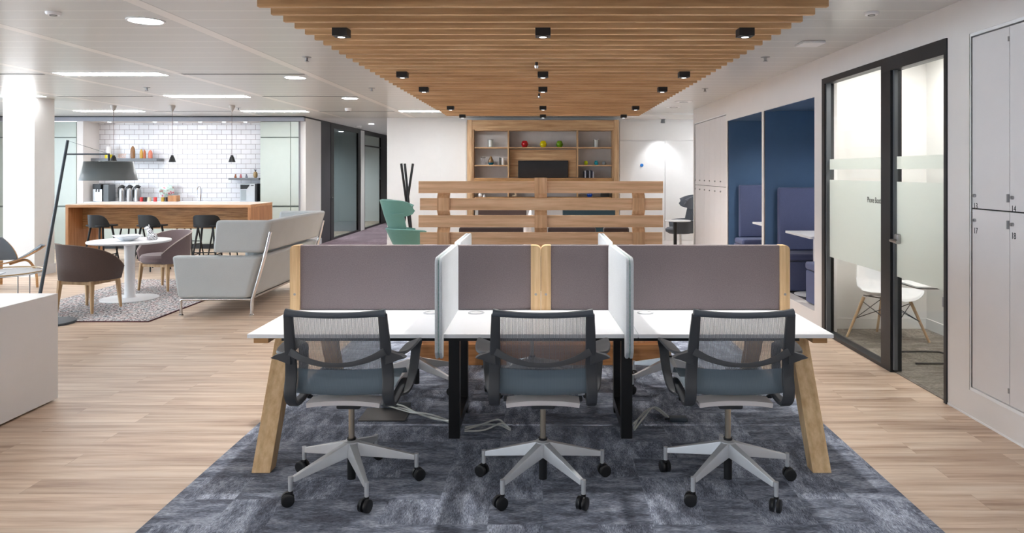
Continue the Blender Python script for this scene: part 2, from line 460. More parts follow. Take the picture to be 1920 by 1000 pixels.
def px(x, Y): return (x-1018)*Y/1350
def pz(y, Y): return 1.6-(y-322)*Y/1350
def text_mesh(txt, size, name, mat, parent, matrix):
    cu = bpy.data.curves.new('txt', 'FONT'); cu.body = txt; cu.size = size; cu.extrude = .0006
    o = bpy.data.objects.new('txt', cu); C.objects.link(o)
    dg = bpy.context.evaluated_depsgraph_get(); me = bpy.data.meshes.new_from_object(o.evaluated_get(dg))
    bpy.data.objects.remove(o); bpy.data.curves.remove(cu)
    off = OFF.get(parent.name, Vector((0,0,0)))
    me.transform(Matrix.Translation(-off) @ matrix)
    me.name = name; me.materials.clear(); me.materials.append(M[mat])
    o = bpy.data.objects.new(name, me); C.objects.link(o); o.parent = parent
    return o

# ------------------------------------------------------------------ setting
WX = 2.783
struct('floor', MB().box(-11.6, 6, -7, 24, -.1, 0), 'floor')
struct('floor_carpet', MB().box(-1.80, 1.775, -4, 8.2, 0, .006), 'carpet')
struct('floor_corridor', MB().box(-4.9, -3.3, 15.2, 23.2, 0, .006), 'carpet_purple')
struct('ceiling', MB().box(-11.6, 6, -7, 15.4, CEIL, CEIL+.1), 'ceiling')
struct('ceiling_corridor', MB().box(-9.6, 3, 15.41, 24, CEIL, CEIL+.1), 'white_wall')

# wall on the locker side, with its openings
mb = MB(); X0, X1 = WX, WX+.14
def seg(y0, y1, z0, z1): mb.box(X0, X1, y0, y1, z0, z1)
seg(-7, 3.55, 0, CEIL); seg(3.55, 4.70, 0, .175); seg(3.55, 4.70, 2.50, CEIL)
seg(4.70, 4.95, 0, CEIL); seg(4.95, 7.157, 2.52, CEIL); seg(7.157, 7.38, 0, CEIL)
seg(7.38, 9.07, 0, .17); seg(7.38, 9.07, 2.365, CEIL); seg(9.07, 9.16, 0, CEIL); seg(9.16, 10.86, 0, .17); seg(9.16, 10.86, 2.365, CEIL)
seg(10.86, 10.95, 0, CEIL); seg(10.95, 13.23, 2.49, CEIL); seg(10.95, 13.23, 0, .17); seg(13.23, 13.32, 0, CEIL)
struct('wall_right', mb, 'white_wall_warm')
# shallow backs of the locker recesses
struct('wall_locker_recess', MB().box(WX+.06, WX+.5, 3.55, 4.70, .175, 2.5).box(WX+.06, WX+.5, 10.95, 13.23, .17, 2.49), 'locker_gap')
struct('baseboard_right', MB().box(WX-.004, WX, -6, 4.95, 0, .012), 'white_lam')
# wall at the end of the room
mb = MB(); mb.box(-3.29, 6, 15.2, 15.35, 0, CEIL)
struct('wall_back', mb, 'white_wall')
struct('baseboard_back', MB().box(-3.29, 6, 15.185, 15.2, 0, .15), 'white_lam')
struct('wall_corridor', MB().box(-3.29, -3.15, 15.35, 23.2, 0, CEIL), 'white_wall')
struct('wall_corridor_end', MB().box(-9.5, -3.15, 23.2, 23.3, 0, CEIL), 'white_wall')
struct('wall_recess_side', MB().box(5.4, 5.5, 13.3, 15.2, 0, CEIL).box(WX+.14, 5.4, 13.22, 13.32, 0, CEIL), 'white_wall')
for (x0, x1, z0, z1), nm in zip(((-2.17, -1.62, .15, 2.66), (1.62, px(1246,15.2), .15, pz(264,15.2)-.01), (px(1246,15.2)+.012, 5.3, .15, pz(264,15.2)-.01), (1.62, 5.3, pz(264,15.2)+.01, 2.66)), range(4)):
    struct('wall_panel', MB().box(x0, x1, 15.18, 15.2, z0, z1, .003), 'white_wall')
struct('ceiling_bulkhead', MB().box(1.7, 5.4, 13.95, 15.2, 2.70, CEIL-.001), 'white_wall')
solo('door_sign', MB().cyl((px(1203,15.2), 15.18, pz(310,15.2)), (px(1203,15.2), 15.17, pz(310,15.2)), .035), C1('sign_blue', (30,110,190)), 'round blue sign disc on the white panelled end wall', 'sign')

# window wall on the far side, daylight comes through it
mb = MB(); xl = -11.5
mb.box(xl-.1, xl, -7, 15.4, 0, .6).box(xl-.1, xl, -7, 15.4, 2.55, CEIL)
for y in (-7, -3, 1, 5, 9, 13.2): mb.box(xl-.1, xl, y, y+.5, .6, 2.55)
mb.box(xl-.1, xl, 13.7, 15.4, .6, 2.55)
struct('wall_left', mb, 'white_wall')
mb = MB().box(-11.6, 6, -7.1, -7, 0, CEIL)
struct('wall_rear', mb, 'white_wall')
for i, y in enumerate((-6.5, -2.5, 1.5, 5.5, 9.5)):
    y1 = y+3.5 if y < 9 else 13.2
    wn = MB().box(xl-.08, xl-.03, y, y1, .6, .65).box(xl-.08, xl-.03, y, y1, 2.5, 2.55).box(xl-.08, xl-.03, y, y+.05, .65, 2.5).box(xl-.08, xl-.03, y1-.05, y1, .65, 2.5)
    f = struct('window_%d' % (i+2), wn, 'frame_mid')
    MB().box(xl-.06, xl-.05, y+.05, y1-.05, .65, 2.5).build('pane', 'glass', f)
    ld = bpy.data.lights.new('window_daylight', 'AREA'); ld.shape = 'RECTANGLE'; ld.size = y1-y; ld.size_y = 1.9
    ld.energy = 1; ld.cycles.is_portal = True
    lo = bpy.data.objects.new('window_daylight', ld); C.objects.link(lo); lo.location = (xl-.12, (y+y1)/2, 1.57); lo.rotation_euler = (0, -PI/2, 0)

# square column
struct('wall_column', MB().box(-8.22, -7.74, 10.96, 11.41, 0, CEIL), 'white_wall')
struct('baseboard_column', MB().box(-8.235, -7.725, 10.945, 11.425, 0, .15), 'white_lam')

# kitchen wall: header, cupboards, niche
KY = 14.8
struct('wall_kitchen_header', MB().box(-11.5, -4.91, KY, KY+.1, 2.64, CEIL-.02), 'header')
struct('trim_1', MB().box(-11.5, -4.90, KY-.02, KY+.1, CEIL-.02, CEIL-.001).box(-4.93, -4.9, KY, 22.7, CEIL-.03, CEIL-.001), 'black')
struct('wall_kitchen_back', MB().box(-9.49, -5.84, 15.4, 15.5, 0, 2.64), 'tiles')
struct('wall_kitchen_side', MB().box(-9.62, -9.49, KY+.06, 15.5, 0, 2.64).box(-9.62, -5.84, KY+.1, 15.5, 2.641, 2.72), 'white_wall_warm')
xr = px(570, KY)
struct('wall_corridor_corner', MB().box(-5.02, -4.91, KY+.101, 15.93, 0, CEIL-.03), 'white_wall')
struct('trim_2', MB().box(px(560,KY), -5.021, KY, KY+.2, 0, 2.64), 'grey_blue')
struct('baseboard_corridor', MB().box(-5.02, -4.895, KY+.02, 15.93, 0, .13), 'white_lam')
def cupboard(x0, x1, splits, label):
    t = thing('tall_cupboard', label, 'cupboard', ((x0+x1)/2, KY+.1, 0), 'pale green cupboards either side of the kitchen niche')
    MB().box(x0, x1, KY+.09, KY+.5, .0, 2.635).build('body', C1('cupboard_gap', (120,128,122)), t)
    for (a, b) in splits:
        for z0, z1 in ((.0, pz(388,KY)-.012), (pz(388,KY)+.012, pz(258,KY)-.006), (pz(258,KY)+.006, 2.63)):
            MB().box(a+.006, b-.006, KY+.06, KY+.09, z0+.01, z1, .003).build('door', 'pale_green', t)
cupboard(-11.4, -9.63, [(-11.4, -10.55), (-10.55, -9.63)], 'pale green glossy cupboard wall beside the white column and coffee machine')
cupboard(-5.84, px(560,KY), [(-5.84, px(543,KY)), (px(543,KY), px(560,KY))], 'pale green glossy tall cupboard between the tiled wall and the corridor')

# corridor partition in the plane x = -4.91
PX = -4.91
def ypx(x): return PX*1350/(x-1018)
t = MB().box(PX-.05, PX, ypx(602)+.01, ypx(620), 0, CEIL-.03, .004)
d2 = struct('door_2', t, plain('door_charcoal', (48,46,52), .45))
hd = MB().cyl((PX, ypx(619), 1.0), (PX+.06, ypx(619), 1.0), .01).cyl((PX+.06, ypx(619), 1.0), (PX+.06, ypx(617), 1.0), .01)
hd.build('door_handle', 'chrome', d2)
mb = MB()
for a, b in ((620, 625.5), (671, 675.5), (682, 683.5), (713.5, 718)): mb.box(PX-.04, PX+.01, ypx(a), ypx(b), 0, CEIL-.03)
mb.box(PX-.04, PX+.01, ypx(625.5), ypx(671), 0, .05).box(PX-.04, PX+.01, ypx(625.5), ypx(671), CEIL-.12, CEIL-.03)
mb.box(PX-.04, PX+.01, ypx(683.5), ypx(713.5), 0, .05).box(PX-.04, PX+.01, ypx(683.5), ypx(713.5), CEIL-.12, CEIL-.03)
mb.box(PX-.03, PX, ypx(683.5), ypx(713.5), 2.30, 2.34)
w7 = struct('window_7', mb, 'black')
MB().box(PX-.02, PX-.01, ypx(625.5), ypx(671), .05, CEIL-.12).build('pane', 'glass_dark', w7)
MB().box(PX-.02, PX-.01, ypx(683.5), ypx(713.5), .05, CEIL-.12).build('pane', 'glass_dark', w7)
struct('wall_corridor_pier', MB().box(PX-.05, PX+.02, ypx(675.5), ypx(682), 0, CEIL-.03), 'white_wall')
struct('door_3', MB().box(PX-.05, PX, ypx(718), 23.2, 0, CEIL-.03), 'frame_dark')
# rooms seen through that glass
struct('wall_room_beyond', MB().box(-8.2, -8.1, 15.95, 23.2, 0, CEIL).box(-8.1, PX-.06, 19.35, 19.5, 0, CEIL).box(-8.2, PX-.06, 15.95, 16.0, 0, CEIL), plain('grey_room_wall', (150,156,160), .7))
solo('glass_cabinet', MB().box(-7.6, -6.7, 19.0, 19.3, 0, 2.2, .01), C1('deep_teal', (20,62,66)), 'tall dark teal cabinet in the room behind the corridor glass', 'cabinet')

# ------------------------------------------------------------------ lights of the room, with added fill lights
def slot_light(x, y, lit, label, L=1.2):
    t = thing('slot_light' if lit else 'slot_vent', label, 'ceiling light' if lit else 'ceiling vent', (x, y, CEIL), 'ceiling slot lights' if lit else 'dark ceiling slots')
    if lit:
        MB().box(x-L/2-.01, x+L/2+.01, y-.14, y-.125, CEIL-.0025, CEIL+.0).box(x-L/2-.01, x+L/2+.01, y+.125, y+.14, CEIL-.0025, CEIL).box(x-L/2-.02, x-L/2, y-.14, y+.14, CEIL-.0025, CEIL).box(x+L/2, x+L/2+.02, y-.14, y+.14, CEIL-.0025, CEIL).build('trim_frame', 'white_lam', t)
        MB().box(x-L/2, x+L/2, y-.124, y+.124, CEIL-.004, CEIL-.001).build('diffuser', 'slot_far' if y > 13 else 'slot', t)
    else:
        MB().box(x-L/2, x+L/2, y-.035, y+.035, CEIL-.004, CEIL-.001).build('slot', 'black', t)
        MB().box(x-L/2-.02, x+L/2+.02, y-.055, y-.035, CEIL-.0025, CEIL-.001).box(x-L/2-.02, x+L/2+.02, y+.035, y+.055, CEIL-.0025, CEIL-.001).build('trim_frame', 'white_lam', t)
for x, y, lit, lb in (
    (-5.04, 8.41, 1, 'bright slot light above the round white table rug'),
    (-3.50, 8.41, 0, 'long dark ceiling slot ending beside the middle round downlight'),
    (-6.55, 8.41, 0, 'dark ceiling slot in front of the white column'),
    (-5.07, 10.88, 1, 'bright slot light in front of the three bar pendants'),
    (-8.15, 10.88, 1, 'bright slot light touching the head of the white column'),
    (-6.62, 10.88, 0, 'dark ceiling slot between the column and the second slot light row'),
    (-3.52, 10.88, 0, 'dark ceiling slot ending at the furthest round downlight'),
    (-8.15, 13.6, 1, 'bright slot light nearest the kitchen header, over the coffee machine'),
    (-5.06, 13.6, 1, 'bright slot light by the kitchen header over the bar end'),
    (-6.61, 13.6, 0, 'dark ceiling slot by the kitchen header between two bright ones'),
    (-3.52, 13.6, 0, 'dark ceiling slot in front of the corridor entrance'),
    (-2.1, 13.6, 1, 'bright slot light between the corridor and the slatted raft end'),
    (4.0, 13.62, 1, 'unseen slot light added in the recess behind the narrow lockers')):  # recess slot light is unseen, added to brighten the end wall
    slot_light(x, y-.06*(x < -8), lit, lb.replace('furthest', 'last').replace('nearest', 'next to'), 1.2 if lit else 1.42)
for i, (x, y) in enumerate(((-5.0,-1.2), (-2.0,-1.2), (1.2,-1.2), (-5.0,-4.2), (-2.0,-4.2), (1.2,-4.2), (-8.15,-1.2), (-8.15,3.5), (-8.15, 8.41), (-5.0,2.6), (-8.15,.9))):  # out-of-view slot lights, added only to raise the room's brightness
    slot_light(x, y, 1, 'extra slot light added out of view to brighten the room, %s' % ('over the white counter','over the desk aisle','by the lockers','rear row over the counter','rear row centre','rear row by the lockers','by the windows','over the lounge window side','over the lounge chair','over the counter front','middle of the aisle','before the lockers','over the counter end','before the raft','before the raft by the lockers')[i])
def downlight(x, y, label):
    t = thing('round_downlight', label, 'ceiling light', (x, y, CEIL), 'round downlights')
    MB().lathe([(.118,0),(.135,0),(.135,-.008),(.118,-.008),(.118,0)], (x, y, CEIL-.0005), 32).build('ring', 'white_lam', t)
    MB().lathe([(0,-.004),(.118,-.004),(.118,-.001),(0,-.001)], (x, y, CEIL), 32).build('diffuser', 'down', t)
for y, lb in ((5.42, 'large round ceiling downlight above the open floor, closest of the row of three'), (8.69, 'middle of the three round ceiling downlights, at a dark slot end'),
              (11.15, 'smallest-looking round ceiling downlight, nearer the corridor'), (2.1, 'added round fill light outside the view over the aisle')):  # the one outside the view is added for brightness
    downlight(-2.99, y, lb)
downlight(2.2, 2.0, 'added round fill light outside the view beside the lockers'); downlight(-2.99, -2.6, 'added round fill light outside the view by the rear wall')  # both unseen, added to lift the light at the near end
def spot(loc, energy, size, blend=.6, rot=(0,0,0), color=(1,.975,.95), r=.04):
    ld = bpy.data.lights.new('spot', 'SPOT'); ld.energy = energy; ld.spot_size = math.radians(size); ld.spot_blend = blend; ld.color = color; ld.shadow_soft_size = r
    o = bpy.data.objects.new('lamp_beam', ld); C.objects.link(o); o.location = loc; o.rotation_euler = rot; return o
for y in (17.2, 20.5):  # lamps added to light the dark corridor
    t = thing('corridor_fill_light', 'small round fill light added in the corridor ' + ('near its mouth' if y < 18 else 'deeper inside'), 'downlight', (-4.1, y, CEIL))
    MB().lathe([(0,-.001),(.06,-.001),(.06,-.004),(0,-.004)], (-4.1, y, CEIL)).build('lens', 'down', t)
    spot((-4.1, y, CEIL-.03), 45, 130, 1)
for y in (17.8, 21.4):  # lamps added so the room behind the glass is not black
    t = thing('room_fill_light', 'fill light added in the dim room beyond the corridor glass, ' + ('first' if y < 18 else 'second'), 'downlight', (-6.3, y, CEIL))
    MB().lathe([(0,-.001),(.08,-.001),(.08,-.004),(0,-.004)], (-6.3, y, CEIL)).build('lens', 'down', t)
    spot((-6.3, y, CEIL-.03), 90, 160, 1)
# ceiling fittings
def sprinkler(x, y, lb):
    t = thing('sprinkler_head', lb, 'sprinkler', (x, y, CEIL), 'sprinkler heads')
    MB().lathe([(0,0),(.045,0),(.045,-.004),(.012,-.008),(.012,-.035),(.022,-.04),(.022,-.044),(0,-.044)], (x, y, CEIL-.0005), 16).build('rose', 'steel', t)
for x_, y_, lb in ((275,164,'small sprinkler between the first and second slot light rows'), (575,107,'small sprinkler above the round downlight row near the raft'), (447,202,'small sprinkler beside the bar pendants'),
                 (697,165,'small sprinkler between the corridor and the raft edge'), (1322,166,'small sprinkler on the locker side beyond the square sensor'), (1435,107,'small sprinkler above the blue booths')):
    Y = 1350*1.14/(322-y_); sprinkler(px(x_, Y), Y, lb)
def disc(name, x_, y_, r, h, lb, cat):
    Y = 1350*1.14/(322-y_); X = px(x_, Y)
    t = thing(name, lb, cat, (X, Y, CEIL))
    MB().lathe([(0,0),(r,0),(r,-h*.5),(r*.85,-h),(0,-h)], (X, Y, CEIL-.0005), 28).build('housing', 'white_lam', t)
    MB().lathe([(r*.45,-h-.001),(r*.5,-h-.001),(r*.5,-h-.004),(r*.45,-h-.004)], (X, Y, CEIL), 20).build('grille', 'frame_mid', t)
disc('ceiling_speaker', 1282, 190, .14, .012, 'flat round ceiling speaker nearer the lockers', 'speaker')
disc('ceiling_speaker', 1263, 200, .14, .012, 'flat round ceiling speaker nearer the slatted raft end', 'speaker')
disc('smoke_detector', 653, 203, .06, .05, 'white smoke detector before the corridor mouth', 'detector')
disc('smoke_detector', 672, 236, .08, .05, 'white smoke detector inside the corridor', 'detector')
disc('smoke_detector', 1634, 23, .05, .02, 'flat white detector above the phone booth glass', 'detector')
disc('smoke_detector', 100, 23, .05, .02, 'flat white detector over the lounge side of the ceiling', 'detector')
Y = 5.9; X = px(1523, 6.3)
t = thing('square_sensor', 'square white sensor box on the ceiling near the phone booth', 'sensor', (X, 6.3, CEIL))
MB().box(X-.1, X+.1, 6.25, 6.45, CEIL-.025, CEIL-.0005, .008).build('housing', 'white_lam', t)
MB().box(X-.085, X+.095, 6.4505, 6.453, CEIL-.02, CEIL-.004).build('slot', 'black', t)

# slatted raft
raft = thing('slatted_ceiling_raft', 'big rectangular raft of parallel oak slats hung under the ceiling', 'ceiling raft', (0, 7.6, 2.5))
ys = []; y = 3.925-.394
while y < 11.75: ys.append(y); y += .1972
base_slat = None
for y in ys:
    if base_slat is None:
        base_slat = MB().box(-1.56, 1.56, 0, .034, 2.50, 2.60, .004).build('slat', 'raft', raft); base_slat.location = (0, y, 0)
        first = base_slat
    else:
        o = first.copy(); C.objects.link(o); o.parent = raft; o.location = (0, y, 0)
for x in (-1.1, 0, 1.1): MB().box(x-.02, x+.02, 3.5, 11.72, 2.605, 2.64).build('carrier_rail', 'frame_mid', raft)
for x in (-1.1, 0, 1.1):
    for y in (4, 7.6, 11.2): MB().cyl((x, y, 2.64), (x, y, CEIL-.001), .006, n=8).build('hanger', 'steel', raft)
sp0 = None
rows = ((4.53, 'first row'), (6.50, 'second row'), (7.67, 'third row'), (9.89, 'fourth row'), (11.36, 'last row'))
cols = ((-1.268, 'corridor side'), (0, 'centre line'), (1.272, 'locker side'))
for y, rn in rows:
    for x, cn in cols:
        lb = 'black box spotlight under the slatted raft, %s, %s' % (rn, cn)
        if sp0 is None:
            sp0 = thing('raft_spotlight', lb, 'spotlight', (0,0,0), 'black box spotlights on the raft')
            MB().box(-.048, .048, -.045, .045, 0, .05, .002).build('housing', 'blackplastic', sp0)
            MB().lathe([(0,-.001),(.022,-.001),(.022,-.003),(0,-.003)], (0,0,0), 20).build('lens', 'spot_e', sp0)
            MB().lathe([(.022,0),(.036,0),(.036,-.004),(.022,-.004),(.022,0)], (0,0,0), 20).build('lens_ring', 'black', sp0)
            s_ = sp0
        else: s_ = copy_tree(sp0, None, lb)
        s_.location = (x, y, 2.449)
        spot((x, y, 2.435), 34 if y < 9 else 36, 105 if y < 9 else 140, 1.0)
def sens(x, y, lb):
    t = thing('raft_sensor', lb, 'sensor', (x, y, 2.47), 'raft sensors')
    MB().cyl((x, y, 2.505), (x, y, 2.47), .012).build('stem', 'blackplastic', t)
    MB().lathe([(0,0),(.018,0),(.014,-.02),(0,-.022)], (x, y, 2.47), 16).build('eye', 'chrome', t)
sens(px(1006,5.92), 5.915, 'tiny black sensor before the second row of raft spotlights')
sens(px(1011,8.28), 8.281, 'tiny black sensor after the third row of raft spotlights')
# wall washer on the end wall
t = thing('wall_spotlight', 'white swivel spotlight throwing a cone on the end wall', 'spotlight', (px(1243,14.75), 14.75, 2.7))
X = px(1243, 14.75)
MB().lathe([(0,0),(.06,0),(.06,-.02),(0,-.02)], (X, 14.75, 2.6995)).build('mount', 'white_lam', t)
MB().cyl((X, 14.75, 2.68), (X, 14.77, 2.60), .035, .045).build('head', 'frame_mid', t)
spot((X, 14.775, 2.585), 12, 84, .7, (math.radians(12), 0, 0), (.95,.97,1))

# ------------------------------------------------------------------ phone booth behind glass
FY0, FY1, FZ = 4.95, 7.157, 2.52
BX = WX+.14
struct('floor_phone_booth', MB().box(WX+.02, 3.95, 4.6, 7.35, 0, .005), 'carpet_booth')
struct('wall_phone_booth', MB().box(BX, 3.95, 7.32, 7.36, 0, CEIL-.001).box(3.9, 4.0, 4.5, 7.36, 0, CEIL-.001).box(BX, 4.0, 4.45, 4.5, 0, CEIL-.001), 'booth_white')
struct('baseboard_phone_booth', MB().box(BX, 3.9, 7.308, 7.32, 0, .11, .002).box(3.888, 3.9, 4.5, 7.32, 0, .11, .002), 'booth_white')
t = thing('booth_ceiling_light', 'square light panel inside the phone booth ceiling', 'ceiling light', (3.42, 5.8, CEIL))
MB().box(3.1, 3.75, 5.0, 6.9, CEIL-.02, CEIL-.002).build('diffuser', 'booth_e', t)
ym0, ym1 = 5.745, 5.905   # mullion
fx0, fx1 = WX-.012, WX+.08
mb = MB()
mb.box(fx0, fx1, FY1-.075, FY1, 0, FZ-.0).box(fx0, fx1, ym0+.0601, ym1, 0, FZ-.111).box(fx0, fx1, ym1+.0001, FY1-.075, FZ-.055, FZ).box(fx0, fx1, ym1, FY1-.075, 0, .03)
win = struct('window_1', mb, 'frame_dark')
MB().box(fx0+.01, fx1-.04, FY1-.10, FY1-.075, .03, FZ-.055).build('inner_frame', 'frame_mid', win)
MB().box(WX+.03, WX+.042, ym1, FY1-.10, .03, FZ-.055).build('pane', 'glass', win)
MB().box(WX+.026, WX+.029, ym1, FY1-.105, 1.62, 1.72).box(WX+.026, WX+.029, ym1, FY1-.105, .767, 1.52).build('frosted_film', 'frost', win)
Mx = Matrix.Translation((WX+.020, 6.225, 1.335)) @ Matrix(((0,0,-1,0),(-1,0,0,0),(0,1,0,0),(0,0,0,1))) @ Matrix.Diagonal((.74,1,1,1))
text_mesh('Phone Booth', .070, 'lettering', 'black', win, Mx)
mb = MB()
mb.box(fx0, fx1, FY0, FY0+.03, 0, FZ).box(fx0, fx1, ym0, ym0+.06, 0, FZ-.111).box(fx0, fx1, FY0+.03, ym1, FZ-.11, FZ)
door = struct('door_1', mb, 'frame_dark')
MB().box(fx0+.02, fx1-.045, ym0-.028, ym0-.002, .02, FZ-.112).build('stop_strip', 'frame_mid', door)
MB().box(WX+.03, WX+.042, FY0+.035, ym0-.032, .02, FZ-.115).build('pane', 'glass', door)
MB().box(WX+.026, WX+.029, FY0+.035, ym0-.032, 1.62, 1.72).box(WX+.026, WX+.029, FY0+.035, ym0-.032, .767, 1.52).build('frosted_film', 'frost', door)
for z in (.03, FZ-.2): MB().box(WX+.015, WX+.055, FY0+.035, FY0+.085, z, z+.07, .006).build('hinge', 'chrome', door)
h = MB().box(WX-.01, WX+.024, ym0-.11, ym0-.052, 1.03, 1.11, .012)
h.tube(spline([(WX-.01, ym0-.085, 1.06), (WX-.05, ym0-.088, 1.06), (WX-.055, ym0-.12, 1.06), (WX-.055, ym0-.20, 1.055)]), .012)
h.build('handle', 'steel', door)
MB().box(WX-.012, WX+.02, FY0+.032, FY0+.055, .66, .73, .006).build('lock_latch', 'steel', door)

# shell chair in the booth (faces +x)
sc_ = thing('shell_side_chair', 'white moulded shell chair with crossed-wire dowel legs in the phone booth', 'chair', (3.26, 6.78, 0))
def shell(u, v):
    # v along profile from front lip over seat to back top, u across
    P = [(.235,.405),(.22,.43),(.12,.435),(0,.425),(-.10,.43),(-.17,.475),(-.205,.56),(-.225,.68),(-.24,.80)]
    q = v*(len(P)-1); i = min(int(q), len(P)-2); f = q-i
    a = P[i][0]*(1-f)+P[i+1][0]*f; z = P[i][1]*(1-f)+P[i+1][1]*f
    w = .22 + .02*math.sin(v*PI) - .04*max(0, v-.75)/.25
    s = (u-.5)*2
    ed = abs(s)**3
    lift = .055*ed*(1 if v < .55 else max(0, 1-(v-.55)*3)); fwd = .05*ed*max(0, min(1, (v-.45)*3))
    cr = 1
    if v > .86: cr = math.sqrt(max(0.02, 1-((v-.86)/.14)**2*.5))
    if v < .1: cr = .9+v
    return (3.26+a+fwd, 6.78+s*w*cr, z+lift-(.03*abs(s)**2 if v > .95 else 0))
MB().surf(shell, 18, 32, -.007).build('seat_shell', 'white_lam', sc_, 60)
LE = {}
for sx_ in (-1, 1):
    for sy in (-1, 1):
        top = (3.25+sx_*.14, 6.78+sy*.14, .40); bot = (3.26+sx_*.27, 6.78+sy*.23, .006)
        MB().tube([top, bot], .013, 12, lambda q: .016-.005*q).build('leg', 'ash', sc_)
mb = MB()
for a in (-1, 1):
    for s_ in (-1, 1):
        mb.tube([(3.25+a*.15, 6.78+s_*.15, .36), (3.26-a*.21, 6.78+s_*.19, .19)], .004, 6)
        mb.tube([(3.25+s_*.15, 6.78+a*.15, .36), (3.26+s_*.21, 6.78-a*.19, .19)], .004, 6)
for s_ in (-1, 1):
    mb.tube([(3.10, 6.78+s_*.13, .415), (3.40, 6.78+s_*.13, .415)], .006, 6); mb.tube([(3.25+s_*.13, 6.66, .41), (3.25+s_*.13, 6.90, .41)], .006, 6)
mb.build('wire_brace', 'blackplastic', sc_)
sc_.location = (3.265, 6.825, 0); sc_.rotation_euler.z = math.radians(-60)
# side table
st = thing('laptop_side_table', 'thin side table with a black rod base in the phone booth', 'table', (3.38, 6.1, 0))
MB().prism(rrect(3.10, 3.46, 5.95, 6.33, .05), 'z', .635, .647).build('table_top', 'white_lam', st)
MB().prism(rrect(3.10, 3.46, 5.95, 6.33, .05), 'z', .627, .634).build('underside', 'blackplastic', st)
mb = MB().tube(spline([(3.06,6.34,.014),(3.42,6.34,.014),(3.5,6.28,.014),(3.5,6.0,.014),(3.42,5.95,.014),(3.08,5.95,.014)]), .008)
mb.tube(spline([(3.5,6.14,.02),(3.52,6.14,.3),(3.5,6.14,.6),(3.36,6.14,.622)]), .010)
mb.build('rod_base', 'blackplastic', st)

# ------------------------------------------------------------------ blue booths
for i, (y0, y1) in enumerate(((7.38, 9.07), (9.16, 10.86))):
    xi, xo = WX+.14, 4.25
    mb = MB().box(xi, xo, y1-.001, y1+.03, .17, 2.365).box(xi, xo, y0-.03, y0+.001, .17, 2.365).box(xo, xo+.03, y0-.03, y1+.03, .17, 2.365)
    mb.box(WX+.001, xo+.03, y0-.03, y1+.03, 2.3655, 2.395)
    mb.box(WX+.004, xi, y0+.004, y1-.004, 2.3605, 2.3649)
    struct('wall_blue_booth', mb, 'blue_paint')
    struct('trim_%d' % (3+i), MB().box(WX+.015, WX+.14, y1-.004, y1-.0005, .175, 2.36).box(WX+.015, WX+.14, y0+.0005, y0+.004, .175, 2.36), 'blue_paint')
    struct('floor_blue_booth', MB().box(WX+.14, xo, y0, y1, .12, .17), 'dark_floor')
    near, far = ('nearer', 'further')
    for side in (0, 1):
        lb = ['navy high-backed bench in the wider-looking blue booth, nearer the phone booth', 'navy high-backed bench against the cross wall of the blue booth by the phone booth',
              'navy bench hidden in the blue booth next to the small lockers', 'navy high-backed bench in the blue booth next to the small lockers'][i*2+side]
        yb0, yb1 = (y1-.53, y1-.01) if side else (y0+.01, y0+.50)
        b = thing('booth_bench', lb, 'bench', (3.5, (yb0+yb1)/2, .17), 'blue booth benches')
        MB().box(WX+.09, xo-.02, yb0, yb1, .18, .53, .02, 3).build('base', 'blue_fab', b)
        MB().box(WX+.08, xo-.02, yb0, yb1-.08 if side else yb1, .535, .62, .03, 3).build('seat_cushion', 'blue_fab', b)
        yy = (y1-.11, y1-.012) if side else (y0+.012, y0+.11)
        MB().box(WX+.16, xo-.02, yy[0], yy[1], .62, 1.40, .02, 3).build('back_panel', 'blue_fab', b)
    tb = thing('booth_table', ['white pedestal table in the blue booth closer to the phone booth', 'white pedestal table in the blue booth next to the small lockers'][i], 'table', (3.25, (y0+y1)/2, .17), 'booth tables')
    yc = (y0+y1)/2; xo2 = 3.0 if i else 2.95
    y_a, y_b = (7.95, 8.78) if i == 0 else (9.75, 10.33)
    MB().prism(rrect(xo2, 4.1, y_a, y_b, .02, 3), 'z', .855, .88).build('table_top', 'white_lam', tb)
    MB().cyl((xo2+.22, (y_a+y_b)/2, .18), (xo2+.22, (y_a+y_b)/2, .855), .028).build('column', 'white_lam', tb)
    MB().lathe([(0,0),(.22,0),(.22,.008),(.03,.02),(0,.02)], (xo2+.2, (y_a+y_b)/2, .171)).build('base', 'white_lam', tb)

for y, n_ in ((7.9, 'by the phone booth'), (9.9, 'by the narrow lockers')):  # lamps added as ambient fill for the blue booths
    t = thing('booth_fill_light', 'small fill light added in the blue booth ' + n_, 'downlight', (3.6, y, 2.365))
    MB().lathe([(0,-.001),(.03,-.001),(.03,-.004),(0,-.004)], (3.6, y, 2.365)).build('lens', 'down', t)
    spot((3.5, y, 2.35), 22, 150, 1)
